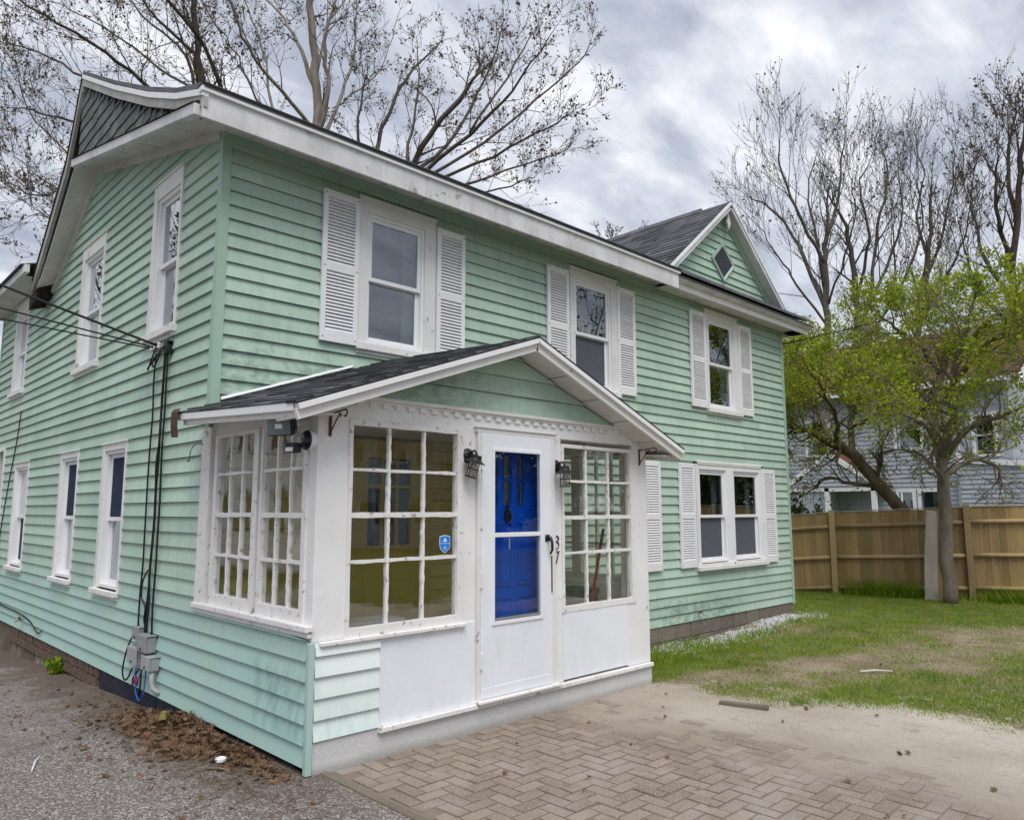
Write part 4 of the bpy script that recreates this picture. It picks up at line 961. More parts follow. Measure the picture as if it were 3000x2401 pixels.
# ================================================================== THINGS ON THE PORCH
def lantern(x, z, label, tilt=0, roll=0):
    t = thing('wall_lantern', (x, PY, z), label, 'lantern', 'lanterns either side of the storm door')
    mb = MB(); mb.lathe([(0, .03), (.03, .028), (.052, .016), (.058, 0), (.0, -.001)], Matrix.Translation((x, PY, z)) @ Matrix.Rotation(math.pi / 2, 4, 'X'), 20); mb.build('back_plate', M['black'], t, smooth=True)
    top = Vector((x, PY - .105, z - .01)); A = Matrix.Translation(top) @ Matrix.Rotation(roll, 4, 'Y') @ Matrix.Rotation(tilt, 4, 'X')
    mb = MB(); mb.tube([(x, PY - .02, z), (x, PY - .05, z + .03), (x, PY - .085, z + .035), tuple(A @ Vector((0, 0, .01)))], .009, 8); mb.build('arm', M['black'], t, smooth=True)
    mb = MB(); mb.lathe([(0, .012), (.040, .010), (.042, -.012), (.045, -.022), (.050, -.028), (.082, -.046), (.083, -.050), (.045, -.044), (0, -.044)], A, 22); mb.build('lamp_shade', M['black'], t)
    mb = MB(); mb.lathe([(.036, -.045), (.036, -.150), (.03, -.155), (0, -.156)], A, 18); mb.build('lamp_glass', M['lamp_glass'], t, smooth=True)
    mb = MB(); mb.lathe([(0, -.046), (.015, -.052), (.022, -.085), (.018, -.115), (0, -.125)], A, 12); mb.build('bulb', M['bulb'], t, smooth=True)
    mb = MB()
    for k in range(4):
        a = k * math.pi / 2 + .4; mb.tube([tuple(A @ Vector((.043 * math.cos(a), .043 * math.sin(a), h))) for h in (-.04, -.10, -.165)], .0035, 5)
    for h in (-.10, -.163): mb.tube([tuple(A @ Vector((.045 * math.cos(i * math.pi / 8), .045 * math.sin(i * math.pi / 8), h))) for i in range(17)], .004, 5, caps=False)
    mb.lathe([(0, -.160), (.044, -.160), (.044, -.168), (0, -.170)], A, 16); mb.build('cage', M['black'], t)
lantern(1.290, 2.045, 'black caged wall lantern hanging askew left of the storm door', .25, .16)
lantern(2.295, 2.000, 'black caged wall lantern hanging straight right of the storm door')
# floodlight with motion sensor on the corner post
t = thing('security_floodlight', (0, -1.68, 2.08), 'black security floodlight with motion sensor on the porch corner post', 'floodlight')
RX = Matrix.Rotation(-math.pi / 2, 4, 'Y')
mb = MB(); mb.lathe([(.0, 0), (.062, 0), (.062, .045), (.0, .047)], Matrix.Translation((0, -1.675, 2.085)) @ RX, 22); mb.build('junction_box', M['vinyl'], t)
mb = MB(); mb.lathe([(.0, .046), (.066, .046), (.064, .056), (.03, .066), (0, .068)], Matrix.Translation((0, -1.675, 2.085)) @ RX, 22); mb.build('cover_plate', M['black'], t)
mb = MB(); mb.tube([(-.06, -1.665, 2.105), (-.11, -1.65, 2.13), (-.135, -1.63, 2.145)], .014, 8); mb.build('arm', M['pvc'], t, smooth=True)
A = Matrix.Translation((-.175, -1.60, 2.175)) @ Matrix.Rotation(math.radians(35), 4, 'Z') @ Matrix.Rotation(math.radians(-8), 4, 'Y') @ Matrix.Scale(1.15, 4)
mb = MB(); mb.hexa([tuple(A @ Vector(v)) for v in ((-.05, -.075, -.055), (.055, -.055, -.04), (.055, .055, -.04), (-.05, .075, -.055), (-.05, -.075, .055), (.055, -.055, .04), (.055, .055, .04), (-.05, .075, .055))]); mb.build('lamp_head', plain('navy_plastic', (.014, .018, .03), .5), t, bevel=.004)
mb = MB(); mb.hexa([tuple(A @ Vector(v)) for v in ((-.056, -.068, -.048), (-.05, -.068, -.048), (-.05, .068, -.048), (-.056, .068, -.048), (-.056, -.068, .048), (-.05, -.068, .048), (-.05, .068, .048), (-.056, .068, .048))]); mb.build('reflector', plain('floodlight_glass', (.13, .18, .21), .2, .6), t)
mb = MB(); mb.hexa([tuple(A @ Vector(v)) for v in ((-.060, -.022, -.013), (-.056, -.022, -.013), (-.056, .022, -.013), (-.060, .022, -.013), (-.060, -.022, .013), (-.056, -.022, .013), (-.056, .022, .013), (-.060, .022, .013))]); mb.build('led_chip', M['bulb'], t)
mb = MB(); mb.tube([(-.06, -1.685, 2.06), (-.10, -1.69, 2.045)], .016, 8); mb.hexa([tuple(Matrix.Translation((-.14, -1.68, 2.03)) @ Matrix.Rotation(.45, 4, 'Z') @ Vector(v)) for v in ((-.045, -.035, -.035), (.04, -.03, -.03), (.04, .03, -.03), (-.045, .035, -.035), (-.045, -.035, .03), (.04, -.03, .035), (.04, .03, .035), (-.045, .035, .03))]); mb.build('motion_sensor', plain('navy_plastic_b', (.014, .018, .03), .5), t, bevel=.004)
mb = MB(); mb.hexa([tuple(Matrix.Translation((-.14, -1.68, 2.03)) @ Matrix.Rotation(.45, 4, 'Z') @ Vector(v)) for v in ((-.050, -.027, -.027), (-.044, -.027, -.027), (-.044, .027, -.027), (-.050, .027, -.027), (-.050, -.027, .0), (-.044, -.027, .0), (-.044, .027, .0), (-.050, .027, .0))]); mb.build('sensor_lens', M['bulb'], t)
mb = MB(); mb.mbox(PF, .012, .05, 0, .004, 2.06, 2.13); mb.build('label_plate', M['white_old'], t)
# plant brackets
def bracket(x, z, label):
    t = thing('plant_bracket', (x, PY, z), label, 'bracket', 'iron plant brackets on the porch posts')
    mb = MB(); mb.box(x - .011, x + .011, PY - .008, PY, z - .075, z + .085); mb.build('mounting_strap', M['rust'], t, bevel=.003)
    mb = MB(); pts = [(x, PY - .006, z + .075), (x, PY - .10, z + .082), (x, PY - .175, z + .088)] + [(x, PY - .185 - .022 * math.sin(a), z + .066 + .022 * math.cos(a)) for a in (0, .6, 1.2, 1.9, 2.6, 3.2, 3.8)]
    mb.tube(pts, .006, 6); mb.build('arm', M['rust'], t)
    mb = MB(); mb.tube([(x, PY - .012, z - .055), (x, PY - .022, z - .035), (x, PY - .07, z + .02), (x, PY - .12, z + .07), (x, PY - .135, z + .055), (x, PY - .125, z + .045)], .0055, 6); mb.build('brace', M['rust'], t)
bracket(.085, 2.19, 'rusty iron plant bracket on the left corner post above the big window')
bracket(3.50, 2.13, 'rusty iron plant bracket under the right porch eave')
mb = MB(); mb.tube([(-.03, .04, 2.16), (-.05, .07, 2.18), (-.07, .14, 2.17), (-.085, .18, 2.12), (-.085, .19, 2.05), (-.085, .205, 2.03), (-.085, .225, 2.035), (-.085, .228, 2.05)], .004, 6)
tag(mb.build('wire_hook', M['rust']), 'thin curled wire hook beside the side window of the porch', 'hook')
# house number 37
t = thing('house_number', (2.295, PY, 1.19), 'black script house number reading 37 right of the storm door', 'house number')
def stroke(pts, r, name):
    mb = MB(); n = len(pts); P3 = [PF(2.292 + u, .006, 1.30 + v) for u, v in pts]; mb.tube(P3, r, 6); mb.build(name, M['black'], t)
def bez(c, n=6):
    out = []
    for i in range(len(c) - 1):
        p0, p1, p2, p3 = c[max(i - 1, 0)], c[i], c[i + 1], c[min(i + 2, len(c) - 1)]
        for k in range(n):
            s = k / n; out.append(tuple(.5 * (2 * b + (d - a) * s + (2 * a - 5 * b + 4 * d - e) * s * s + (-a + 3 * b - 3 * d + e) * s ** 3) for a, b, d, e in zip(p0, p1, p2, p3)))
    out.append(c[-1]); return out
pts3 = bez([(-.024, .086), (-.012, .104), (.012, .106), (.024, .090), (.014, .068), (-.004, .060), (.020, .052), (.028, .030), (.014, .008), (-.010, .003), (-.026, .014)])
stroke(pts3, [.0035 + .0025 * abs(math.sin(i / len(pts3) * 3.6 + .4)) for i in range(len(pts3))], 'digit_three')
pts7 = bez([(-.026, -.034), (-.018, -.022), (.006, -.024), (.030, -.020)]) + bez([(.030, -.020), (.016, -.050), (.004, -.085), (-.006, -.122)])[1:]
stroke(pts7, [.0035 + .002 * (i / len(pts7)) for i in range(len(pts7))], 'digit_seven')
# security sticker on the left window
t = thing('security_sticker', (1.087, PY, 1.318), 'blue shield-shaped security sticker on the left porch window', 'sticker')
SX, SZ = 1.087, 1.38; ST = lambda u, n, z: (SX + u, PY + .0185 - n, SZ + z)
shield = [(-.050, .055), (-.025, .062), (0, .066), (.025, .062), (.050, .055), (.050, -.010), (.040, -.036), (.020, -.054), (0, -.066), (-.020, -.054), (-.040, -.036), (-.050, -.010)]
mb = MB(); mb.prism(shield, ST, 0, .002); mb.build('shield', M['sticker_white'], t)
mb = MB(); mb.prism([(a * .93, b * .93) for a, b in shield], ST, .002, .003); mb.build('shield_face', M['sticker'], t)
mb = MB()
mb.prism([(-.019, .018), (.019, .018), (0, .050)], ST, .003, .0036); mb.build('warning_triangle', M['sticker_white'], t)
mb = MB(); mb.prism([(-.002, .040), (.002, .040), (.0012, .028), (-.0012, .028)], ST, .0036, .0042); mb.prism([(-.0018, .025), (.0018, .025), (.0018, .0215), (-.0018, .0215)], ST, .0036, .0042); mb.build('exclamation_mark', M['sticker'], t)
def text_mesh(txt, size, z, name):
    cu = bpy.data.curves.new(name, 'FONT'); cu.body = txt; cu.size = size; cu.align_x = 'CENTER'; cu.extrude = .0002
    ob = bpy.data.objects.new(name, cu); COL.objects.link(ob)
    dg = bpy.context.evaluated_depsgraph_get(); me = bpy.data.meshes.new_from_object(ob.evaluated_get(dg)); bpy.data.objects.remove(ob)
    me.materials.clear(); me.materials.append(M['sticker_white'])
    o = bpy.data.objects.new(name, me); COL.objects.link(o); o.rotation_euler = (math.pi / 2, 0, 0); o.location = (SX, PY + .0185 - .0034, SZ + z); adopt(o, t)
text_mesh('24/7 Monitoring', .0125, .002, 'lettering'); text_mesh('by', .009, -.010, 'lettering'); text_mesh('eufy', .020, -.030, 'lettering'); text_mesh('Security', .009, -.042, 'lettering')
# red-handled broom inside, behind the right window
t = thing('broom', (3.30, PY + .45, .19), 'red-handled broom leaning inside the right porch window', 'broom')
mb = MB(); mb.tube([(3.02, PY + .30, .45), (3.16, PY + .22, 1.30)], .014, 8); mb.build('handle', M['red_handle'], t)
mb = MB(); mb.tube([(3.16, PY + .22, 1.30), (3.185, PY + .205, 1.45)], .015, 8); mb.build('grip', M['black'], t)
mb = MB(); mb.hexa([(2.88, PY + .24, .20), (3.12, PY + .28, .20), (3.12, PY + .36, .20), (2.88, PY + .34, .20), (2.96, PY + .27, .45), (3.06, PY + .29, .45), (3.06, PY + .33, .45), (2.96, PY + .32, .45)]); mb.build('bristles', plain('straw_bristles', (.25, .2, .09), .9), t)
for i, (x, y, w, d, h, col, lab) in enumerate(((2.75, -1.30, .5, .3, .62, (.45, .45, .46), 'pale grey storage box inside the right porch window'), (3.2, -1.15, .35, .3, .68, (.05, .08, .10), 'dark storage box inside the right porch window'), (.62, -1.40, .5, .25, .66, (.36, .36, .33), 'pale storage box inside the left porch window'))):
    mb = MB(); mb.box(x - w / 2, x + w / 2, y - d / 2, y + d / 2, .19, .19 + h - .06); o = thing('storage_box', (x, y, .19), lab, 'box'); mb.build('tub', plain('box_paint', col, .7), o, bevel=.01)
    mb = MB(); mb.box(x - w / 2 - .012, x + w / 2 + .012, y - d / 2 - .012, y + d / 2 + .012, .19 + h - .06, .19 + h); mb.build('lid', plain('box_lid', tuple(c * .8 for c in col), .6), o, bevel=.008)

# ================================================================== CABLES AND BOXES ON THE LEFT WALL
def box_thing(y0, y1, z0, z1, d, label, mat='grey_plastic', lip=True, slope=0):
    t = thing('utility_box', (0, (y0 + y1) / 2, z0), label, 'utility box', 'grey utility boxes on the left wall')
    mb = MB(); mb.hexa([(-.02 - d, y0, z0), (-.02, y0, z0), (-.02, y1, z0), (-.02 - d, y1, z0), (-.02 - d + slope, y0, z1), (-.02, y0, z1), (-.02, y1, z1), (-.02 - d + slope, y1, z1)]); mb.build('cabinet', M[mat], t, bevel=.008)
    mb = MB(); mb.box(-.02 - d - .012, -.02 - d, y0 - .008, y1 + .008, z0 + .005, z1 + .008); mb.box(-.02 - d - .012, -.01, y0 - .008, y1 + .008, z1 + .001, z1 + .012); mb.build('cover', M[mat], t, bevel=.005)
    mb = MB(); mb.box(-.02 - d - .018, -.02 - d - .011, (y0 + y1) / 2 - .01, (y0 + y1) / 2 + .01, z0 + .02, z0 + .04); mb.build('latch', M['black'], t)
    return t
box_thing(1.18, 1.32, .47, .58, .05, 'small grey utility box highest on the left wall')
box_thing(.87, 1.08, .405, .54, .085, 'large grey utility box upper right of the cable bundle')
box_thing(1.14, 1.37, .26, .40, .065, 'lilac grey utility box lower left of the cable bundle', 'pvc')
t = box_thing(.77, .96, .265, .375, .08, 'grey utility box lowest right with curved conduit below it', 'pvc')
mb = MB(); mb.tube([(-.07, .80, .26), (-.07, .80, .18), (-.065, .78, .13), (-.04, .745, .10), (-.0, .73, .085)], .022, 10); mb.build('conduit', M['pvc'], t, smooth=True)
def wob(p0, p1, n, a, seed):
    r = random.Random(seed); p0, p1 = Vector(p0), Vector(p1)
    return [tuple(p0.lerp(p1, i / n) + (Vector((r.uniform(-.3, .3) * a, r.uniform(-a, a), 0)) if 0 < i < n else Vector())) for i in range(n + 1)]
def cable(name, pts, r, label, mat='black_rubber', group='black cables running down the left wall', cat='cable'):
    mb = MB(); mb.tube(bez([tuple(p) for p in pts], 4), r, 6); return tag(mb.build(name, M[mat], smooth=True), label, cat, group)
cable('cable', wob((-.05, 1.24, 3.10), (-.05, 1.27, .58), 9, .012, 1), .008, 'leftmost thin black cable running straight down the left wall')
cable('cable', wob((-.05, 1.00, 3.08), (-.05, 1.06, .56), 10, .018, 2), .011, 'thickest black cable in the middle of the wall bundle')
cable('cable', wob((-.06, .965, 3.10), (-.05, 1.09, .50), 10, .02, 3), .008, 'black cable twisted beside the thickest one in the bundle')
cable('cable', wob((-.05, .94, 3.08), (-.045, .93, .52), 9, .012, 4), .009, 'rightmost black cable running down to the large grey box')
cable('cable', [(-.05, 1.10, 1.10), (-.07, 1.16, 1.0), (-.06, 1.20, .86), (-.06, 1.12, .80), (-.07, 1.06, .76), (-.06, 1.10, .66), (-.05, 1.08, .58)], .007, 'short slack black loop in the middle of the cable bundle')
cable('cable', [(-.07, 1.34, .50), (-.08, 1.44, .36), (-.08, 1.52, .18), (-.08, 1.46, .10), (-.08, 1.36, .13), (-.07, 1.30, .22)], .008, 'black cable loop sagging below the lilac grey box')
cable('cable', [(-.07, 1.12, .24), (-.09, 1.20, .14), (-.09, 1.16, .05), (-.08, 1.08, .02), (-.08, 1.04, .10), (-.07, 1.06, .24)], .008, 'small black cable loop nearest the foundation')
cable('wire', [(-.07, 1.06, .22), (-.09, 1.12, .08), (-.09, 1.03, -.005), (-.09, .95, .02), (-.08, .93, .12), (-.07, .95, .26)], .006, 'bright blue wire loop hanging at the siding bottom', 'blue_wire', None, 'wire')
cable('wire', [(-.07, 1.19, .24), (-.09, 1.16, .17), (-.08, 1.10, .13)], .006, 'short blue wire below the lilac grey box', 'blue_wire', None, 'wire')
mb = MB(); mb.hexa([(-.09, 1.13, .09), (-.07, 1.13, .09), (-.07, 1.20, .12), (-.09, 1.20, .12), (-.09, 1.10, .14), (-.07, 1.10, .14), (-.07, 1.16, .18), (-.09, 1.16, .18)]); tag(mb.build('wire_tag', M['red_plastic']), 'small red plastic tag among the wires', 'tag')
# service drop bracket and overhead wires to the left
t = thing('cable_bracket', (0, 1.1, 3.10), 'metal cable bracket with insulators below the upper side window', 'bracket')
mb = MB(); mb.box(-.06, -.02, .90, 1.40, 3.145, 3.165); mb.build('bar', M['pvc'], t)
mb = MB(); mb.box(-.075, -.02, .90, .98, 3.06, 3.18); mb.build('clamp', M['black'], t)
for i in range(3):
    mb = MB(); mb.lathe([(0, .03), (.014, .028), (.018, .01), (.012, 0), (.018, -.01), (.014, -.028), (0, -.03)], Matrix.Translation((-.07, 1.12 + i * .1, 3.165)), 10); mb.build('insulator', M['bulb'], t)
def sag(p0, p1, s, n=18):
    p0, p1 = Vector(p0), Vector(p1); return [tuple(p0.lerp(p1, i / n) - Vector((0, 0, s * 4 * (i / n) * (1 - i / n)))) for i in range(n + 1)]
cable('overhead_wire', sag((-.07, 1.15, 3.165), (-8.5, 4.65, 6.5), .05), .012, 'thickest overhead wire running from the left wall to the left edge', group=None, cat='wire')
cable('overhead_wire', sag((-.07, 1.25, 3.165), (-8.5, 4.25, 5.1), .05), .008, 'upper thin overhead wire below the thickest one at left', group=None, cat='wire')
cable('overhead_wire', sag((-.07, 1.32, 3.165), (-8.4, 3.97, 4.44), .05), .007, 'lowest thin overhead wire at the left edge', group=None, cat='wire')
cable('overhead_wire', sag((10.25, .03, 4.58), (30.5, -7.2, 12.2), .5), .012, 'overhead wire rising from the right house corner over the trees', group=None, cat='wire')
for k, (a, b) in enumerate((((-.07, 1.20, 3.16), (-.09, 1.30, 2.98)), ((-.07, 1.0, 3.14), (-.09, 1.2, 3.02)))):
    cable('cable', [a, (-.11, a[1] - .04, 3.05), (-.11, (a[1] + b[1]) / 2, 2.95), b, (-.08, 1.02, 3.10)], .008, ('larger' if k else 'smaller') + ' loose black cable loop under the metal bracket')
# hose taps and stray wire
def tap(loc, d, label):
    t = thing('hose_tap', loc, label, 'tap'); L = Vector(loc); d = Vector(d); sidev = d.cross(Vector((0, 0, 1)))
    mb = MB(); mb.tube([tuple(L), tuple(L + d * .07), tuple(L + d * .10 - Vector((0, 0, .03)))], .014, 8); mb.build('spout', M['grey_plastic'], t)
    mb = MB(); mb.tube([tuple(L + d * .05 + sidev * .04 + Vector((0, 0, .02))), tuple(L + d * .05 - sidev * .04 + Vector((0, 0, .02)))], .014, 8); mb.build('handle', M['rust'], t)
tap((7.20, -.02, .155), (0, -1, 0), 'rusty hose tap low on the front wall under the double window')
tap((-.02, 5.75, .20), (-1, 0, 0), 'grey hose tap low on the left wall at its far end')
cable('wire', [(-.03, 8.3, .38), (-.03, 7.2, .27), (-.03, 6.2, .26), (-.03, 5.4, .22), (-.04, 4.9, .12), (-.03, 4.75, .16)], .008, 'thin black wire along the bottom of the left wall far end', 'black_rubber', None, 'wire')
cable('wire', [(-.03, 6.9, 3.1), (-.03, 6.95, 2.9), (-.03, 7.05, 2.6), (-.03, 7.35, 2.0), (-.03, 7.65, 1.2), (-.03, 7.75, .4)], .008, 'thin black wire hanging down beside the far dark doorway', 'black_rubber', None, 'wire')
LIMBS = {
 'maple_left': [
  (0.1224, 0.072, [(5.17,13.44,8.64),(4.95,13.52,11.57),(4.79,13.58,13.19),(4.47,13.38,14.63),(4.21,13.15,16.07)]),
  (0.0792, 0.0288, [(5.11,13.46,9.97),(5.16,12.58,11.83),(4.29,11.85,13.01),(3.2,11.17,13.42),(2.56,10.95,13.94)]),
  (0.0648, 0.0144, [(4.97,13.52,11.16),(3.46,12.98,12.12),(2.05,12.33,12.35),(0.66,11.81,12.37),(-0.14,11.73,12.47)]),
  (0.0576, 0.0144, [(4.98,13.51,10.89),(3.74,14.98,12.66),(2.6,16.31,13.67),(1.55,17.03,14.33),(0.86,17.65,14.59)]),
  (0.0576, 0.0144, [(4.84,13.56,12.23),(4.62,14.49,14.38),(3.73,15.51,15.78),(3.1,16.19,16.87)]),
  (0.0504, 0.0108, [(5.01,13.5,10.22),(2.69,12.68,10.45),(1.63,12.12,10.3),(0.78,11.58,10.0),(0.18,11.28,9.8)]),
  (0.0432, 0.0108, [(5.03,13.49,9.69),(3.41,15.08,10.64),(2.35,16.06,11.17),(1.4,16.75,12.46),(1.17,17.1,13.48)]),
  (0.0432, 0.0108, [(5.08,13.47,9.29),(2.81,13.17,9.07),(1.61,12.43,8.83),(0.91,12.07,8.39),(0.25,11.67,8.25)]),
  (0.036, 0.00864, [(5.09,13.47,9.16),(3.4,14.77,9.2),(2.43,15.53,9.81),(1.63,16.1,10.41),(1.06,16.4,10.98)]),
  (0.036, 0.00864, [(5.1,13.46,8.9),(2.71,13.71,8.1),(1.6,13.46,8.39),(1.09,13.36,8.39)]),
  (0.0504, 0.0144, [(4.7,13.61,14.01),(3.47,13.39,14.43),(2.66,13.21,15.26)]),
  (0.0504, 0.0144, [(4.81,13.57,12.92),(4.68,15.74,14.38),(3.57,17.1,15.74),(2.22,18.03,16.63)]),
 ],
 'snag': [
  (0.1512, 0.0936, [(8.21,13.11,10.79),(8.1,13.17,13.02),(8.0,13.22,14.84),(7.77,13.12,16.4),(7.57,13.0,17.8)]),
  (0.0864, 0.0288, [(8.11,13.16,12.57),(8.09,12.6,14.0),(7.76,12.33,15.24),(7.84,12.05,16.2),(7.94,11.88,17.22)]),
  (0.072, 0.0216, [(8.03,13.2,14.08),(7.86,13.86,15.7),(7.6,14.55,17.04),(7.27,15.26,17.9),(6.84,15.78,18.63)]),
  (0.0648, 0.0144, [(8.12,13.16,12.27),(9.21,13.68,14.76),(9.76,13.94,16.6),(9.95,14.17,18.18),(10.3,14.19,19.42)]),
  (0.0648, 0.0216, [(8.07,13.18,12.86),(6.68,12.77,13.49),(5.59,12.62,14.23),(5.06,12.4,14.99),(4.72,12.32,15.74)]),
  (0.0504, 0.0144, [(8.01,13.22,14.54),(8.57,13.59,16.71),(9.04,13.56,17.74),(9.38,13.59,18.77)]),
  (0.0576, 0.0144, [(8.14,13.15,11.67),(7.46,14.62,13.66),(7.39,15.31,15.84),(7.11,15.88,17.47),(6.82,16.44,18.81)]),
  (0.0504, 0.0144, [(8.15,13.14,11.37),(6.84,12.69,12.08),(5.79,12.31,12.65),(5.07,11.97,13.41),(4.27,11.64,13.94)]),
  (0.0432, 0.0144, [(8.12,13.15,12.12),(8.97,13.82,14.08),(9.78,14.04,15.14),(10.76,13.89,16.34),(11.3,13.89,18.16)]),
 ],
 'maple_mid': [
  (0.1152, 0.0576, [(9.18,10.13,8.24),(9.24,10.09,10.16),(9.45,9.93,11.43),(9.66,9.14,12.32),(9.93,8.26,13.04)]),
  (0.072, 0.0288, [(9.21,10.11,10.02),(8.76,11.02,11.58),(9.35,10.98,13.46),(9.79,10.92,14.44),(10.49,10.64,15.45)]),
  (0.0576, 0.0144, [(9.18,10.12,9.47),(7.89,10.39,11.19),(7.71,10.15,12.25),(7.71,9.92,13.24)]),
  (0.0576, 0.0144, [(9.24,10.09,10.16),(9.82,10.9,12.34),(10.26,11.07,14.09),(10.49,11.4,15.74)]),
  (0.0648, 0.0144, [(9.35,10.0,10.86),(10.92,10.04,12.72),(12.09,10.09,14.9),(12.8,9.98,17.11)]),
  (0.0648, 0.0144, [(9.36,10.0,10.72),(9.93,8.26,11.67),(10.22,6.91,12.45),(10.4,5.87,13.36)]),
  (0.0576, 0.0108, [(9.36,10.0,10.58),(11.56,9.49,12.44),(13.04,8.75,14.09),(14.31,8.09,15.6),(14.71,7.92,16.43)]),
  (0.0504, 0.0108, [(9.36,10.0,10.44),(10.41,7.83,11.01),(10.9,6.36,11.44),(11.16,5.61,11.7)]),
  (0.0504, 0.0108, [(9.34,10.01,10.3),(11.19,9.28,11.07),(12.48,8.61,11.78),(13.4,7.92,12.29)]),
  (0.036, 0.00864, [(9.34,10.01,10.03),(10.3,8.47,10.11),(10.87,7.39,10.28),(11.08,6.89,10.38)]),
  (0.0432, 0.0108, [(9.66,9.14,12.32),(10.82,9.08,14.06),(11.18,9.29,15.37)]),
  (0.0432, 0.0108, [(9.93,8.26,11.67),(11.3,7.81,14.14),(11.87,7.8,15.27)]),
 ],
 'bare_a': [
  (0.17, 0.085, [(28.92,6.9,5.83),(28.93,6.88,9.1),(28.96,6.81,11.18),(28.98,6.76,12.87),(29.3,6.75,14.03)]),
  (0.102, 0.0255, [(28.97,6.79,9.92),(29.14,7.67,12.28),(29.3,8.52,14.31),(29.33,9.61,15.79),(29.32,10.31,16.23)]),
  (0.085, 0.017, [(28.97,6.77,12.02),(27.91,7.24,13.79),(27.34,7.53,15.2),(26.85,7.64,16.58),(26.72,7.43,17.43)]),
  (0.085, 0.017, [(29.0,6.71,13.29),(29.77,6.4,15.15),(30.21,6.37,17.06),(30.49,6.2,18.34)]),
  (0.085, 0.017, [(28.95,6.83,10.76),(29.78,7.45,13.69),(30.22,7.94,16.22),(30.78,7.64,18.16)]),
  (0.0595, 0.017, [(28.95,6.82,9.3),(27.59,7.45,11.03),(26.85,7.86,12.21),(26.09,8.27,13.38)]),
  (0.0595, 0.017, [(28.98,6.77,10.34),(28.32,5.7,12.02),(27.92,5.06,13.58),(27.52,5.0,15.06)]),
 ],
 'bare_b': [
  (0.187, 0.085, [(31.2,6.58,5.59),(31.25,6.44,8.98),(31.24,6.48,11.59),(31.2,6.58,13.16),(30.97,6.62,14.45)]),
  (0.102, 0.0255, [(31.26,6.41,9.41),(31.93,6.02,11.64),(32.55,5.76,14.42),(33.1,5.37,16.99),(33.25,5.55,18.27)]),
  (0.085, 0.017, [(31.26,6.41,11.15),(30.72,5.56,13.43),(30.26,5.66,15.51),(30.12,5.14,16.6)]),
  (0.085, 0.017, [(31.27,6.39,9.84),(32.64,5.49,12.57),(33.44,4.97,15.35),(33.81,5.14,17.84)]),
  (0.0765, 0.017, [(31.26,6.43,8.55),(30.89,4.4,11.06),(30.66,3.44,13.26),(30.17,3.34,15.15)]),
 ],
 'bare_c': [
  (0.17, 0.0765, [(33.78,5.22,5.68),(33.87,4.92,9.14),(33.97,4.6,11.31),(34.08,4.22,13.04),(34.14,4.0,15.03)]),
  (0.085, 0.017, [(33.97,4.6,11.31),(35.15,4.09,13.73),(35.7,3.59,16.05),(36.17,3.33,18.73)]),
  (0.085, 0.017, [(33.92,4.78,10.01),(33.26,3.41,11.56),(33.08,2.5,13.22),(32.85,2.16,14.55)]),
  (0.0765, 0.017, [(34.08,4.22,13.04),(34.56,4.72,15.36),(35.06,4.43,17.31),(35.19,4.7,18.64)]),
  (0.068, 0.017, [(33.87,4.92,9.14),(32.73,5.21,11.19),(32.24,5.11,13.26),(31.82,4.78,14.6)]),
 ],
 'bare_d': [
  (0.1445, 0.068, [(26.86,0.08,4.33),(26.92,-0.2,7.21),(26.94,-0.28,9.19),(26.99,-0.57,11.31),(27.05,-0.87,13.63),(27.12,-1.3,15.75)]),
  (0.0935, 0.017, [(26.93,-0.26,8.52),(27.76,0.67,10.63),(28.21,0.95,12.45),(28.5,1.03,13.48)]),
  (0.0935, 0.017, [(26.95,-0.33,9.51),(25.91,-0.25,11.27),(25.53,-0.36,12.45),(25.26,-0.56,13.29)]),
  (0.085, 0.017, [(26.99,-0.57,11.31),(27.56,-0.31,13.29),(28.0,-0.5,15.16),(28.26,-0.81,16.05)]),
  (0.085, 0.017, [(26.92,-0.2,7.71),(25.76,0.45,8.77),(25.23,0.53,9.65),(24.72,0.48,10.5)]),
  (0.085, 0.017, [(26.94,-0.28,8.85),(27.59,-1.09,10.82),(28.19,-1.66,12.53),(28.49,-1.62,14.38)]),
  (0.085, 0.017, [(26.92,-0.2,7.21),(26.62,-1.33,8.25),(26.26,-2.34,9.2)]),
 ],
 'far_top': [
  (0.034, 0.0102, [(29.07,18.46,12.72),(29.06,18.47,14.86),(29.03,18.51,15.94)]),
  (0.0153, 0.0068, [(29.06,18.47,14.86),(28.82,18.78,15.96),(28.73,18.89,16.65)]),
  (0.0153, 0.0068, [(29.06,18.47,14.59),(29.58,17.8,15.89),(29.96,17.27,16.45)]),
  (0.0153, 0.0068, [(29.06,18.47,14.86),(29.26,18.21,15.92),(29.21,18.28,16.47)]),
 ],
 'green_a': [
  (0.135, 0.1, [(13.37,-1.55,-0.13),(13.37,-1.55,0.93),(13.38,-1.57,2.0),(13.39,-1.6,2.63)]),
  (0.11, 0.03, [(13.39,-1.59,2.54),(13.65,-1.43,3.31),(13.89,-1.53,4.27),(14.04,-1.7,4.85),(14.25,-1.73,5.52)]),
  (0.1, 0.03, [(13.39,-1.61,2.63),(13.15,-1.88,3.32),(12.99,-2.05,4.18),(12.74,-2.29,4.69),(12.59,-2.48,5.2)]),
  (0.07, 0.02, [(13.4,-1.64,2.63),(12.73,-2.25,3.08),(12.25,-2.81,3.16),(11.76,-3.4,3.3)]),
  (0.06, 0.015, [(13.39,-1.62,2.27),(14.1,-1.94,2.6),(14.58,-2.22,2.43),(14.77,-2.18,2.11)]),
  (0.07, 0.015, [(13.67,-1.48,3.21),(14.21,-0.87,3.8),(14.62,-0.2,4.43),(14.78,0.54,4.99)]),
  (0.06, 0.015, [(13.89,-1.53,4.27),(13.31,-1.32,4.89),(12.63,-1.17,5.09),(12.16,-1.04,5.27)]),
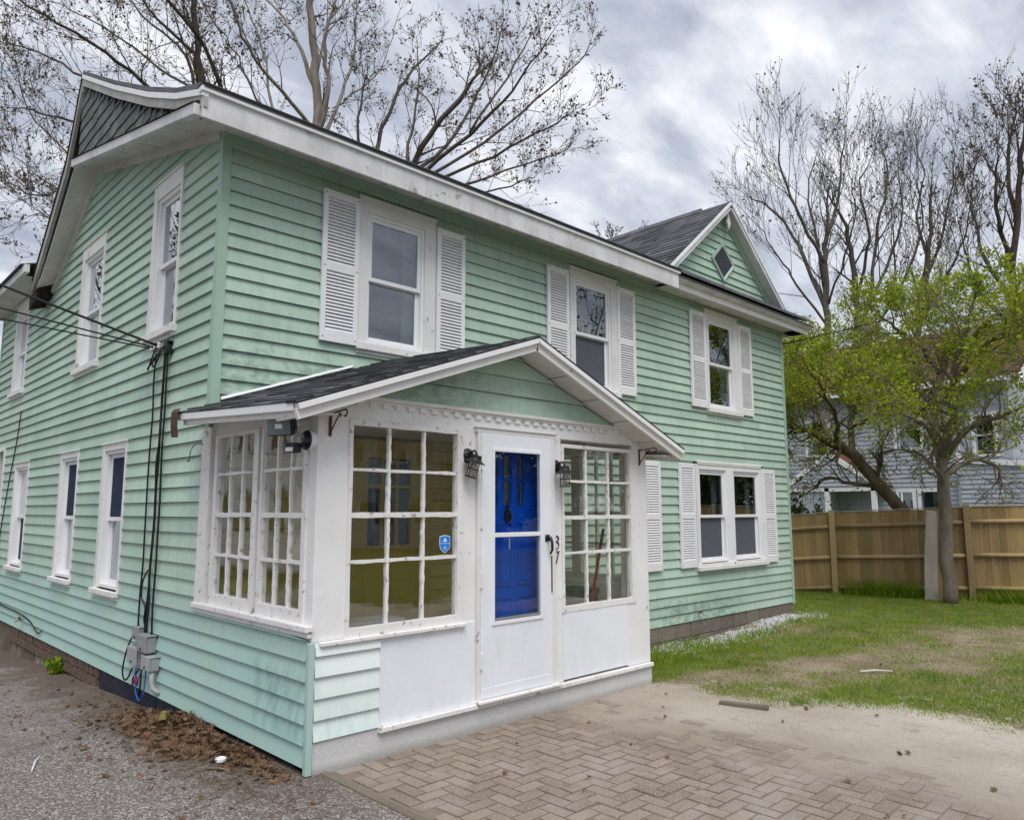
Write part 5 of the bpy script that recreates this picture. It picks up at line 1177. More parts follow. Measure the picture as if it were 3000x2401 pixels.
  (0.06, 0.015, [(12.99,-2.03,4.01),(12.24,-2.77,4.49),(11.74,-3.3,4.56),(11.22,-3.79,4.54)]),
  (0.05, 0.012, [(13.39,-1.6,2.63),(12.55,-1.6,3.12),(11.68,-1.5,3.32),(10.95,-1.21,3.53)]),
  (0.05, 0.012, [(14.04,-1.7,4.85),(14.53,-1.24,5.41),(14.85,-0.9,5.84)]),
  (0.05, 0.012, [(13.44,-1.78,3.54),(14.36,-2.16,4.16),(15.15,-2.49,4.5),(15.73,-2.88,4.82)]),
  (0.04, 0.012, [(13.38,-1.58,2.18),(14.05,-1.03,2.7),(14.49,-0.44,2.9),(14.72,0.14,2.79)]),
  (0.045, 0.012, [(12.84,-2.26,4.67),(13.42,-2.54,5.17),(13.88,-2.76,5.39)]),
 ],
 'green_b': [
  (0.15, 0.11, [(14.79,-0.41,0.35),(14.79,-0.39,1.44),(14.73,-0.23,1.75),(14.57,0.21,2.37),(14.28,0.42,2.83),(13.83,0.74,3.09)]),
  (0.08, 0.02, [(13.83,0.74,3.09),(13.3,0.96,3.33),(12.73,1.22,3.36)]),
  (0.08, 0.02, [(14.28,0.42,2.83),(14.65,0.59,3.4),(14.97,0.57,4.02),(15.4,0.27,4.7),(15.64,0.21,5.28)]),
  (0.06, 0.015, [(14.63,0.05,2.11),(14.99,0.8,2.21),(15.17,1.41,2.37),(15.18,1.89,1.99)]),
  (0.06, 0.015, [(13.97,0.65,2.99),(13.43,0.39,3.55),(12.88,0.42,4.1),(12.5,0.54,4.52)]),
  (0.06, 0.015, [(13.83,0.74,3.09),(14.39,1.2,3.92),(14.6,1.72,4.44),(14.79,2.02,4.97)]),
  (0.06, 0.015, [(14.88,0.55,3.79),(15.26,1.2,4.69),(15.71,1.41,5.3),(15.94,1.66,5.79)]),
  (0.05, 0.012, [(14.65,0.59,3.4),(13.85,-0.13,3.54),(13.43,-0.76,3.73),(13.16,-1.2,3.57)]),
  (0.05, 0.012, [(15.41,0.26,4.81),(15.86,0.78,5.4),(16.2,0.99,5.97)]),
 ],
}
# ================================================================== FENCE
fx = lambda y: 13.75 - .25 * y
ftop = lambda y: interp(-y, [(-3, 1.38), (-1.3, 1.50), (-.66, 1.56), (.9, 1.62), (1.9, 1.68), (3, 1.70), (6, 1.74)])
F = thing('wooden_fence', (13.75, 0, -.12), 'tan stockade fence of knotty vertical boards behind the lawn', 'fence')
fdir = Vector((-.25, 1, 0)).normalized(); fn = Vector((-1, -.25, 0)).normalized()
def fpt(y, n, z): p = Vector((fx(y), y, z)) + fn * n; return tuple(p)
y = 2.6
while y > -6.2:
    w = random.uniform(.125, .145); a, b = y, y - w + .003; zt = ftop((a + b) / 2) + random.uniform(-.004, .004); d = random.uniform(0, .003)
    mb = MB(); mb.hexa([fpt(a, -.02 + d, -.2), fpt(b, -.02 + d, -.2), fpt(b, d, -.2), fpt(a, d, -.2), fpt(a, -.02 + d, zt), fpt(b, -.02 + d, zt), fpt(b, d, zt), fpt(a, d, zt)]); mb.build('fence_board', M['fence'], F); y -= w
for py in (.66, 3.0, -1.72, -4.1):
    mb = MB(); z = ftop(py) + .06; q = .055
    mb.hexa([fpt(py + q, .0, -.3), fpt(py - q, .0, -.3), fpt(py - q, .10, -.3), fpt(py + q, .10, -.3), fpt(py + q, .0, z - .01), fpt(py - q, .0, z - .01), fpt(py - q, .10, z - .01), fpt(py + q, .10, z - .01)]); mb.build('post', M['fence_rail'], F, bevel=.01)
for ya, yb in ((2.55, .72), (.60, -1.66), (-1.78, -4.04), (-4.16, -6.1)):
    for dz in (-.29, -.93, -1.55):
        mb = MB(); n = 6
        mb.tube([fpt(ya + (yb - ya) * i / n, .03, ftop(ya + (yb - ya) * i / n) + dz) for i in range(n + 1)], .042, 8); mb.build('rail', M['fence_rail'], F, smooth=True)
    mb = MB(); a, b = ya, yb; mb.hexa([fpt(a, -.035, ftop(a) + .003), fpt(b, -.035, ftop(b) + .003), fpt(b, .02, ftop(b) + .003), fpt(a, .02, ftop(a) + .003), fpt(a, -.035, ftop(a) + .022), fpt(b, -.035, ftop(b) + .022), fpt(b, .02, ftop(b) + .022), fpt(a, .02, ftop(a) + .022)]); mb.build('cap_rail', M['grey_wood'], F)
# leaning old boards by the tree
mb = MB(); pts = [(-.115, 0), (.115, 0), (.10, .9), (.085, 1.72), (-.085, 1.75), (-.12, .8)]
mb.prism(pts, lambda u, n, z: (u, n, z), -.02, .02); o = mb.build('leaning_plank', M['grey_wood'], bevel=.006); o.location = (13.62, -1.15, -.13); o.rotation_euler = (-.03, .065, math.radians(-70)); tag(o, 'pale grey weathered plank leaning on the fence left of the tree', 'plank')
mb = MB(); mb.prism([(-.16, 0), (.16, 0), (.15, 1.74), (-.15, 1.76)], lambda u, n, z: (u, n, z), -.02, .02); o = mb.build('leaning_plank', M['fence'], bevel=.006); o.location = (13.72, -1.36, -.13); o.rotation_euler = (-.02, .01, math.radians(-72)); tag(o, 'wide brown plank standing between the grey plank and the tree trunk', 'plank')

# ================================================================== GREY HOUSE BEHIND THE FENCE
Gh = thing('grey_house', (24, 2, -.1), 'blue grey clapboard house with brown roof behind the fence', 'house')
GXP = 24.0
GW = lambda u, n, z: (GXP - n, u, z)          # facade: u = y
g_open = [(2.02, 2.74, 3.62, 4.85), (5.05, 5.75, 3.55, 4.70), (1.62, 2.12, 1.0, 2.18), (2.38, 2.78, 1.0, 2.18), (-.05, .45, 3.3, 4.5)]
gwl2 = backing('wall', GW, M['grey_siding'], -.5, 9.0, -.2, 5.6, g_open, par=Gh)
mb = MB(); mb.box(GXP + .1, GXP + 8, -.5, -.4, -.2, 5.6); mb.build('wall', M['grey_siding'], Gh); mb = MB(); mb.box(GXP + .1, GXP + 8, 8.9, 9.0, -.2, 5.6); mb.build('wall', M['grey_siding'], Gh)
def clad(par, Mf, zlo, zhi, ext, openings, ex=.145):
    boards(par, Mf, M['grey_siding'], zlo, zhi, ext, openings, expo=ex, joints=30)
clad(gwl2, GW, .9, 5.6, lambda z: (1.02, 9.0), g_open)
for a, b, c, d in g_open:
    mb = MB(); t = .10
    mb.mbox(GW, a - t, a, 0, .05, c - t, d + t); mb.mbox(GW, b, b + t, 0, .05, c - t, d + t); mb.mbox(GW, a, b, 0, .05, d, d + t); mb.mbox(GW, a, b, 0, .05, c - t, c); mb.mbox(GW, a, b, -.03, .0, (c + d) / 2 - .03, (c + d) / 2 + .03)
    w = mb.build('window', M['white'], Gh); mb = MB(); mb.mbox(GW, a, b, -.06, -.05, c, d); mb.build('pane', M['glass'], w); mb = MB(); mb.mbox(GW, a - .1, b + .1, -.6, -.58, c - .1, d + .1); mb.build('room_recess', M['room'], w)
mb = MB(); mb.mbox(GW, .90, 1.03, .0, .045, -.2, 5.6); mb.build('corner_board', M['white'], Gh)
# its roofs
mb = MB(); mb.hexa([(GXP - .5, -.9, 5.55), (GXP + 4, -.9, 8.0), (GXP + 4, 9.4, 8.0), (GXP - .5, 9.4, 5.55), (GXP - .5, -.9, 5.7), (GXP + 4, -.9, 8.15), (GXP + 4, 9.4, 8.15), (GXP - .5, 9.4, 5.7)]); mb.build('roof', M['red_roof'], Gh)
mb = MB(); mb.box(GXP - .53, GXP - .48, -.9, 9.4, 5.46, 5.64); mb.build('fascia', M['white'], Gh)
# gabled entrance hood
mb = MB(); ax, az, hw, dz = 4.60, 3.50, 1.58, 1.16; f = GXP - 1.1
for s in (-1, 1):
    mb = MB(); mb.hexa([(f, ax, az), (f, ax + s * hw, az - dz), (GXP, ax + s * hw, az - dz), (GXP, ax, az), (f, ax, az + .09), (f, ax + s * (hw + .08), az - dz + .05), (GXP, ax + s * (hw + .08), az - dz + .05), (GXP, ax, az + .09)]); mb.build('hood_roof', M['red_roof'], Gh)
    mb = MB(); mb.bar((f - .02, ax, az + .0), (f - .02, ax + s * (hw + .08), az - dz - .02), .05, .16); mb.build('rake_board', M['white'], Gh)
hood = MB(); hood.prism([(ax - hw + .1, az - dz + .02), (ax + hw - .1, az - dz + .02), (ax, az - .06)], lambda u, n, z: (f + .05 - n, u, z), 0, .05); hd = hood.build('hood_gable', M['grey_siding'], Gh)
clad(hd, lambda u, n, z: (f - n, u, z), az - dz + .05, az - .08, lambda z: (ax - hw * (az - .06 - z) / dz + .08, ax + hw * (az - .06 - z) / dz - .08), [])
mb = MB(); mb.box(f + .05, GXP - .03, ax + .2, ax + hw - .15, -.1, az - dz + .02); ent = mb.build('entrance_wall', M['grey_siding'], Gh)
mb = MB(); mb.box(f, f + .14, ax - hw + .12, ax - hw + .26, -.1, az - dz); mb.build('post', M['white'], Gh)
mb = MB(); mb.box(f, f + .14, ax + .05, ax + .2, -.1, az - dz); mb.build('post', M['white'], Gh)
mb = MB(); mb.box(f, GXP, ax - hw, ax + hw, az - dz - .12, az - dz + .015); mb.build('beam', M['white'], Gh)
# right wing with lean-to roof
mb = MB(); mb.box(GXP - .25, GXP + 5, -6, .90, -.2, 2.3); mb.prism([(-6, 2.3), (.90, 2.3), (.90, 3.08), (-6, 1.5 + .9)], lambda u, n, z: (GXP - .25 - n, u, z), -.1, 0); wg = mb.build('wing', M['grey_siding'], Gh)
clad(wg, lambda u, n, z: (GXP - .25 - n, u, z), .8, 3.06, lambda z: (-6 if z < 2.4 else -6 + (z - 2.4) * 6.9 / .68, .90), [])
mb = MB(); mb.bar((GXP - .3, 1.0, 3.14), (GXP - .3, -6.2, 2.43), .08, .16); mb.build('rake_board', M['white'], Gh)

# ================================================================== TREES
def rot_about(v, axis, ang): return Matrix.Rotation(ang, 3, axis) @ v
class Tree:
    def __init__(s, seed): s.r = random.Random(seed); s.trunk = MB(); s.twig = MB(); s.tips = []
    def path(s, pts, n=4, jit=.03):
        p = [Vector(q) for q in bez([tuple(q) for q in pts], n)]
        for i in range(1, len(p)): p[i] += Vector((s.r.uniform(-jit, jit), s.r.uniform(-jit, jit), s.r.uniform(-jit, jit) * .6))
        return p
    def grow(s, p0, d, L, r, level, maxl, spec):
        n = 5 if level < maxl else 4; d = d.normalized(); pts = [p0]; dirs = [d]
        for i in range(n):
            d = (d + Vector((s.r.gauss(0, spec['wig']), s.r.gauss(0, spec['wig']), s.r.gauss(0, spec['wig']) + spec['up'] * (.35 + .25 * level)))).normalized()
            pts.append(pts[-1] + d * (L / n)); dirs.append(d)
        rr = [max(r * (1 - .75 * i / n), spec['rmin']) for i in range(n + 1)]
        s.twig.tube(pts, rr, 4 if level == 1 else 3, caps=False)
        if level >= maxl:
            s.tips.append((pts, dirs)); return
        k = spec['kids'][level]
        for i in range(k):
            t = s.r.uniform(.25, 1.0) if i else 1.0; j = min(n, max(1, int(round(t * n)))); pd = dirs[j]
            ax = pd.orthogonal(); ax = rot_about(ax, pd, s.r.uniform(0, 6.283)); nd = rot_about(pd, ax, math.radians(s.r.uniform(*spec['ang'])))
            s.grow(pts[j], nd, L * s.r.uniform(*spec['ratio']) * (1.15 - .3 * t), rr[j] * .7, level + 1, maxl, spec)
    def limb(s, r0, r1, pts, spec, kids, L, maxl=3, start=.25, trunk=True):
        p = s.path(pts, 4, spec.get('jit', .04)); n = len(p) - 1; rr = [r0 + (r1 - r0) * i / n for i in range(n + 1)]
        s.trunk.tube(p, rr, 8 if r0 > .1 else 6)
        for i in range(kids):
            t = start + (1 - start) * (i + s.r.random()) / kids; j = min(n, int(t * n)); pd = (p[min(j + 1, n)] - p[max(j - 1, 0)]).normalized()
            ax = rot_about(pd.orthogonal().normalized(), pd, s.r.uniform(0, 6.283)); nd = rot_about(pd, ax, math.radians(s.r.uniform(*spec['ang'])))
            s.grow(p[j], nd, L * s.r.uniform(.6, 1.15) * (1.2 - .55 * t), max(rr[j] * spec.get('rk', .5), spec['rmin']), 1, maxl, spec)
        s.grow(p[n], (p[n] - p[n - 1]).normalized(), L * .7, r1, 1, maxl, spec)
def leaf_cloud(T, per, size, spread, mat, par, name='crown', droop=0.0, seed=0, keep=None, gaps=None):
    g = np.random.default_rng(seed); C = []
    for pts, dirs in T.tips:
        if gaps and mnoise.noise((pts[-1] * .95 + Vector((seed, 0, 0)))[:]) > gaps: continue
        for k in range(per):
            t = g.random() ** .6 * (len(pts) - 1); i = min(int(t), len(pts) - 2); q = pts[i].lerp(pts[i + 1], t - i); C.append((q.x, q.y, q.z))
    C = np.array(C)
    C = C + g.normal(0, spread, C.shape)
    if keep is not None: C = C[keep(C)]
    n = len(C); a = g.normal(size=(n, 3)); a /= np.linalg.norm(a, axis=1)[:, None]
    if droop: a[:, 2] -= droop; a /= np.linalg.norm(a, axis=1)[:, None]
    b = np.cross(a, g.normal(size=(n, 3))); b /= np.linalg.norm(b, axis=1)[:, None]
    s = size * np.clip(g.lognormal(-.1, .4, (n, 1)), .4, 2.0); bend = np.cross(a, b) * s * .25
    V = np.empty((n, 4, 3)); V[:, 0] = C; V[:, 1] = C + a * s * .5 + b * s * .38 + bend; V[:, 2] = C + a * s; V[:, 3] = C + a * s * .5 - b * s * .38 + bend
    me = bpy.data.meshes.new(name); me.vertices.add(n * 4); me.vertices.foreach_set('co', V.reshape(-1)); me.loops.add(n * 4); me.loops.foreach_set('vertex_index', np.arange(n * 4, dtype=np.int32))
    me.polygons.add(n); me.polygons.foreach_set('loop_start', np.arange(0, n * 4, 4, dtype=np.int32)); me.polygons.foreach_set('loop_total', np.full(n, 4, dtype=np.int32)); me.materials.append(mat); me.update(); me.validate()
    o = bpy.data.objects.new(name, me); COL.objects.link(o); adopt(o, par); return o
def make_tree(key, label, seed, spec, kids, L, barkm, leafm, per, size, spread, maxl=3, name='bare_tree', group=None, droop=0, start=.25, kid0=None, twigm=None, keep=None, gaps=None):
    T = Tree(seed); limbs = LIMBS[key]; b = limbs[0][2][0]; base = (b[0], b[1], gz(b[0], b[1]) - .05)
    t = thing(name, base, label, 'tree', group)
    for i, (r0, r1, pts) in enumerate(limbs):
        if i == 0:
            if b[2] > .4: pts = [base, (b[0] + .05, b[1], b[2] * .5)] + pts; r0 *= 1.25
            T.limb(r0, r1, pts, spec, kid0 if kid0 is not None else kids, L, maxl, .55)
        else: T.limb(r0, r1, pts, spec, kids, L, maxl, start)
    T.trunk.build('trunk', M[barkm], t, smooth=True, fixn=False); T.twig.build('branches', M[twigm or barkm], t, smooth=True, fixn=False)
    leaf_cloud(T, per, size, spread, M[leafm], t, 'crown', droop, seed, keep, gaps)
    return t
sp_maple = dict(wig=.13, up=.10, rmin=.005, rk=.42, kids={1: 5, 2: 4}, ang=(20, 55), ratio=(.45, .7), jit=.05)
make_tree('maple_left', 'budding maple behind the left gable with limbs reaching left', 11, sp_maple, 9, 1.9, 'bark_mid', 'bud', 3, .056, .03, name='maple_tree', group='budding maples behind the house', droop=.6)
make_tree('snag', 'tall tree with pale bare broken trunk rising behind the roof', 12, sp_maple, 6, 1.6, 'bark_pale', 'bud', 3, .06, .035, name='maple_tree', group='budding maples behind the house', droop=.6, kid0=3, twigm='bark_mid')
make_tree('maple_mid', 'budding maple fanning out over the middle of the roof', 13, sp_maple, 7, 1.25, 'bark_mid', 'bud', 3, .056, .03, name='maple_tree', group='budding maples behind the house', droop=.6)
sp_bare = dict(wig=.10, up=.16, rmin=.0065, rk=.42, kids={1: 5, 2: 4}, ang=(15, 48), ratio=(.5, .75), jit=.06)
for k, lab, sd in (('bare_a', 'leafless spreading tree just right of the small gable', 21), ('bare_b', 'leafless upright tree second to the right of the gable', 22), ('bare_c', 'leafless tree third to the right of the gable', 23)):
    make_tree(k, lab, sd, sp_bare, 8, 2.6, 'bark_grey', 'bud_grey', 1, .08, .02, name='bare_tree', group='bare trees beyond the fence')
make_tree('bare_d', 'dense dark twigged tree at the right edge', 24, sp_bare, 8, 2.2, 'bark_dark', 'bud', 2, .08, .03, name='bare_tree', group='bare trees beyond the fence')
make_tree('far_top', 'small distant treetop peeking over the main roof left of the gable', 25, dict(sp_bare, rmin=.006), 3, .8, 'bark_mid', 'bud_grey', 1, .08, .03, name='bare_tree')
lowcull = lambda C: rng.random(len(C)) < np.clip((C[:, 2] - 2.3) / 1.7, .10, 1)
sp_green = dict(wig=.16, up=.02, rmin=.006, kids={1: 5, 2: 4}, ang=(25, 70), ratio=(.5, .75), jit=.03)
make_tree('green_a', 'yellow green spring tree in front of the fence at right', 31, sp_green, 9, 1.0, 'bark_tan', 'leaf_green', 19, .050, .07, name='spring_tree', kid0=2, droop=.1, keep=lowcull, gaps=.24)
make_tree('green_b', 'leaning spring tree behind the fence with trunk tilted left', 32, sp_green, 9, 1.0, 'bark_brown', 'leaf_green', 19, .050, .07, name='spring_tree', kid0=4, droop=.1, keep=lowcull, gaps=.24)
# shrub behind the fence
def shrub(name, base, rx_, h, n, size, mat, label, cat='shrub', seed=5):
    T = Tree(seed); t = thing(name, base, label, cat); b = Vector(base)
    for i in range(n):
        a = T.r.uniform(0, 6.283); d = Vector((math.cos(a) * T.r.uniform(.1, 1), math.sin(a) * T.r.uniform(.1, 1), 1.3)); T.grow(b + Vector((T.r.uniform(-.2, .2), T.r.uniform(-.2, .2), 0)), d, h * T.r.uniform(.6, 1), .015, 1, 2, dict(wig=.15, up=.03, rmin=.004, kids={1: 6}, ang=(25, 65), ratio=(.4, .6)))
    T.twig.build('branches', M['bark_brown'], t, fixn=False); leaf_cloud(T, 16, size, .06, M[mat], t, 'crown', .4, seed)
shrub('evergreen_shrub', (16.2, 2.6, -.1), 1, 2.0, 22, .11, 'leaf_dark', 'dark leafy shrub showing above the fence left of the leaning trunk')
shrub('evergreen_shrub', (15.6, 3.6, -.1), 1, 1.7, 14, .11, 'leaf_dark', 'smaller leafy shrub above the fence beside the green house corner', seed=6)

# ================================================================== GRASS, GRAVEL, LEAVES
def tri_cloud(name, C, V1, V2, mat, label, cat):
    n = len(C); V = np.empty((n, 3, 3)); V[:, 0] = C - V1; V[:, 1] = C + V1; V[:, 2] = C + V2
    me = bpy.data.meshes.new(name); me.vertices.add(n * 3); me.vertices.foreach_set('co', V.reshape(-1)); me.loops.add(n * 3); me.loops.foreach_set('vertex_index', np.arange(n * 3, dtype=np.int32))
    me.polygons.add(n); me.polygons.foreach_set('loop_start', np.arange(0, n * 3, 3, dtype=np.int32)); me.polygons.foreach_set('loop_total', np.full(n, 3, dtype=np.int32)); me.materials.append(mat); me.update(); me.validate()
    o = bpy.data.objects.new(name, me); COL.objects.link(o); return tag(o, label, cat, kind='stuff')
def grass_density(x, y):
    n = mnoise.fractal((x * .55 + 4, y * .8 + 3, 0), 1.0, 2.0, 4) + .35 * mnoise.noise((x * 2.3, y * 2.3, 7))
    back = smooth01(8.5, 11.5, x + .35 * y)                     # even turf near the fence
    near_ = smooth01(1.4, .2, abs(y + .95 + .10 * (x - 5))) * .45
    bare = math.exp(-(((x - 6.6) / 1.6) ** 2 + ((y + 2.55) / .75) ** 2)) * .45 + math.exp(-(((x - 9.0) / 1.3) ** 2 + ((y + 3.0) / .8) ** 2)) * .35 + math.exp(-(((x - 4.3) / .7) ** 2 + ((y + 2.2) / .8) ** 2)) * .5
    front = math.exp(-(((x - 5.6) / .8) ** 2 + ((y + 3.9) / .55) ** 2)) * .6
    return .86 + n * .9 + back * .9 + near_ + front - bare
pts = []; straw = []
while len(pts) < 170000:
    # more blades close to the camera, where each one shows
    x = 3.6 + (random.random() ** 1.15) * 11.2; y = random.uniform(-7, 2.2)
    if x < lb(y) - .25 + .5 * random.random() or (y > -.05 and x < 10.3) or x > fx(y) - .02: continue
    if x < 9.9 and y > -.45 and y > -.9 + .02 * x: continue
    d = grass_density(x, y)
    if random.random() < max(0.03, min(1, (d - .18) * 1.15)): pts.append((x, y, lawn_z(x, y), min(1, max(.2, d))))
    elif random.random() < .45: straw.append((x, y, lawn_z(x, y)))
A = np.array(pts); n = len(A); ang = rng.uniform(0, 6.283, n); h = rng.uniform(.016, .048, n) * (.55 + .6 * A[:, 3]); wd = rng.uniform(.0025, .0045, n)
V1 = np.stack([np.cos(ang) * wd, np.sin(ang) * wd, np.zeros(n)], 1); V2 = np.stack([rng.normal(0, .5, n) * h, rng.normal(0, .5, n) * h, h], 1)
tri_cloud('grass', A[:, :3], V1, V2, M['grass'], 'patchy green lawn grass between patio and fence', 'grass')
B = np.array(straw); n = len(B); ang = rng.uniform(0, 6.283, n); L_s = rng.uniform(.02, .07, n)
V1 = np.stack([-np.sin(ang) * .0025, np.cos(ang) * .0025, np.zeros(n)], 1); V2 = np.stack([np.cos(ang) * L_s, np.sin(ang) * L_s, rng.uniform(0, .012, n)], 1)
tri_cloud('dry_straw', B + [0, 0, .004], V1, V2, M['straw'], 'dry straw coloured dead grass on the bare lawn patches', 'grass')
def tuft(name, spots, h0, h1, label, cat, wid=.006, mat='grass'):
    C = []; Hh = []
    for (x, y, rx_, ry_, k) in spots:
        for i in range(k): C.append((x + random.gauss(0, rx_), y + random.gauss(0, ry_), 0)); Hh.append(random.uniform(h0, h1))
    C = np.array(C); C[:, 2] = [lawn_z(a, b) - .01 for a, b, _ in C]; Hh = np.array(Hh); n = len(C); an = rng.uniform(0, 6.283, n); w = wid * rng.uniform(.7, 1.4, n)
    return tri_cloud(name, C, np.stack([np.cos(an) * w, np.sin(an) * w, np.zeros(n)], 1), np.stack([rng.normal(0, .38, n) * Hh, rng.normal(0, .38, n) * Hh, Hh], 1), M[mat], label, cat)
tuft('tall_grass', [(13.62, .0, .08, .40, 900), (13.7, -.5, .08, .3, 500)], .12, .42, 'tall grass clump against the fence left of the grey plank', 'grass', .010)
tuft('tall_grass', [(14.1, -2.6, .08, .6, 900), (14.35, -3.6, .1, .5, 500)], .10, .38, 'tall grass along the fence right of the tree', 'grass', .010)
tuft('tall_grass', [(6.3, -.35, .45, .14, 500), (7.6, -.55, .6, .12, 500), (9.4, -.55, .4, .12, 200), (5.0, -.9, .5, .35, 300)], .05, .14, 'weedy grass along the front foundation', 'grass', .005)
# weed by the brick foundation
t = thing('weed', (-.06, 3.95, gz(0, 3.95)), 'green leafy weed growing against the brick foundation', 'plant')
T = Tree(77)
for i in range(16):
    a = T.r.uniform(0, 6.283); T.grow(Vector((-.07, 3.9 + T.r.uniform(-.12, .12), gz(0, 3.9))), Vector((math.cos(a) * .7, math.sin(a) * .9, .9)), T.r.uniform(.12, .24), .004, 2, 2, dict(wig=.2, up=-.02, rmin=.002, kids={}, ang=(20, 50), ratio=(.5, .6)))
T.twig.build('stems', M['grass'], t, fixn=False); leaf_cloud(T, 14, .05, .02, M['grass'], t, 'leaves', .2, 3)
# white gravel along the front foundation
ic = bmesh.new(); bmesh.ops.create_icosphere(ic, subdivisions=1, radius=1); iv = [v.co.copy() for v in ic.verts]; ifc = [tuple(v.index for v in f.verts) for f in ic.faces]; ic.free()
mb = MB()
def gravel(x, y, s):
    e = Vector((random.uniform(.6, 1.2), random.uniform(.6, 1.2), random.uniform(.45, .8))) * s; Rz = Matrix.Rotation(random.uniform(0, 6.28), 3, 'Z') @ Matrix.Rotation(random.uniform(-.6, .6), 3, 'X')
    z = lawn_z(x, y) + e.z * .4; mb.add([tuple(Rz @ Vector((v.x * e.x, v.y * e.y, v.z * e.z)) * random.uniform(.9, 1.1) + Vector((x, y, z))) for v in iv], ifc)
for x0, y0, rx_, ry_, k in ((7.55, -.36, .38, .13, 700), (8.15, -.34, .35, .12, 500), (9.3, -.22, .38, .12, 800), (9.9, -.42, .25, .10, 260), (6.45, -.20, .28, .10, 260), (6.0, -.45, .3, .15, 120)):
    for i in range(k): gravel(random.gauss(x0, rx_), min(-.04, random.gauss(y0, ry_)), random.uniform(.010, .024))
tag(mb.build('gravel', M['gravel'], fixn=False), 'white gravel strip along the front foundation', 'gravel', kind='stuff')
# leaf litter by the navy foundation
mb = MB()
def dead_leaf(x, y, z, s):
    k = 7; rot = Matrix.Rotation(random.uniform(0, 6.28), 3, 'Z') @ Matrix.Rotation(random.gauss(0, .55), 3, 'X') @ Matrix.Rotation(random.gauss(0, .45), 3, 'Y'); cup = random.uniform(.1, .5); vs = [(0, 0, 0)]
    for i in range(2 * k):
        a = math.pi * i / k; r = (1.0 if i % 2 == 0 else random.uniform(.45, .65)) * (1 + .25 * math.cos(a)); vs.append((r * math.cos(a), r * .8 * math.sin(a), cup * r * r * .6 + random.uniform(-.05, .05)))
    mb.add([tuple(rot @ Vector(v) * s + Vector((x, y, z))) for v in vs], [(0, i + 1, (i + 1) % (2 * k) + 1) for i in range(2 * k)])
for i in range(1300):
    y = random.gauss(-.35, .62); hmax = max(.0, .055 * math.exp(-((y + .1) / .7) ** 2)); d = abs(random.gauss(0, .20)) * (1.1 if y > -.9 else .6); x = -.05 - d
    if y < -1.72 or y > 1.4: continue
    dead_leaf(x, y, gz(x, y) + .012 + random.random() * hmax * max(0, 1 - d / .5), random.uniform(.016, .042))
for i in range(170): x = random.uniform(-1.0, -.05); y = random.gauss(.6, 1.5); dead_leaf(x, y, gz(x, y) + .012, random.uniform(.012, .03))
for i in range(90):
    x = random.uniform(.3, 9); y = random.uniform(-5.2, -.6)
    if x < PRX + .1 and y > PY - .1: continue
    dead_leaf(x, y, (lawn_z(x, y) if x > lb(y) else max(sand_z(x, y), gz(x, y))) + .012, random.uniform(.012, .028))
tag(mb.build('leaf_litter', M['dead_leaf'], fixn=False), 'heap of brown dead leaves on the asphalt against the side wall', 'leaves', kind='stuff')
mb = MB()
for i in range(1500):
    y = random.gauss(-.4, .9); x = -.04 - abs(random.gauss(0, .33)); z = gz(x, y) + .010; a = random.uniform(0, 6.28); L = random.uniform(.02, .07); mb.bar((x, y, z + random.uniform(0, .008)), (x + math.cos(a) * L, y + math.sin(a) * L, z + random.uniform(0, .008)), .003, .0025)
tag(mb.build('twig_litter', M['dead_leaf'], fixn=False), 'small twigs and pine needles scattered along the side wall', 'twigs', kind='stuff')
# odd bits
mb = MB(); mb.lathe([(0, 0), (.034, 0), (.036, .004), (.036, .020), (.030, .023), (.027, .019), (0, .018)], Matrix.Translation((-.27, -1.10, .008)), 20); tag(mb.build('bottle_cap', M['vinyl'], smooth=False), 'white plastic cap lying on the asphalt by the leaf heap', 'cap')
mb = MB(); mb.hexa([(-.10, -.03, 0), (.10, -.035, 0), (.10, .03, 0), (-.10, .03, 0), (-.085, -.02, .04), (.085, -.022, .045), (.08, .02, .045), (-.085, .018, .04)]); o = mb.build('wood_block', plain('mossy_wood', (.24, .20, .075), .9, .1, var=.3), bevel=.008); o.location = (-.24, .02, .06); o.rotation_euler = (0, .1, 1.15); tag(o, 'yellowish wood offcut on top of the leaf heap', 'wood block')
def stick(p0, p1, r, label, mat='straw'):
    mb = MB(); a, b = Vector(p0), Vector(p1); mb.tube([tuple(a), tuple(a.lerp(b, .5) + Vector((0, .01, .01))), tuple(b)], [r, r * .9, r * .6], 6); tag(mb.build('stick', M[mat]), label, 'stick')
stick((6.05, -2.72, lawn_z(6.1, -2.7) + .02), (6.28, -2.98, lawn_z(6.3, -3) + .02), .016, 'short pale broken stick on the bare lawn patch', 'grey_wood')
stick((4.95, -4.45, .0), (4.86, -4.75, .0), .009, 'thin dry stick at the lawn edge near the right border', 'straw')
stick((-1.20, -.46, .015), (-1.10, -.18, .015), .005, 'thin white straw lying on the asphalt at lower left', 'sticker_white')
stick((-.45, -.28, .015), (-.41, -.10, .018), .005, 'small red straw beside the leaf heap', 'red_plastic')
stick((-.40, -1.18, .012), (-.30, -1.36, .012), .007, 'brown twig on the asphalt near the white cap', 'edging')
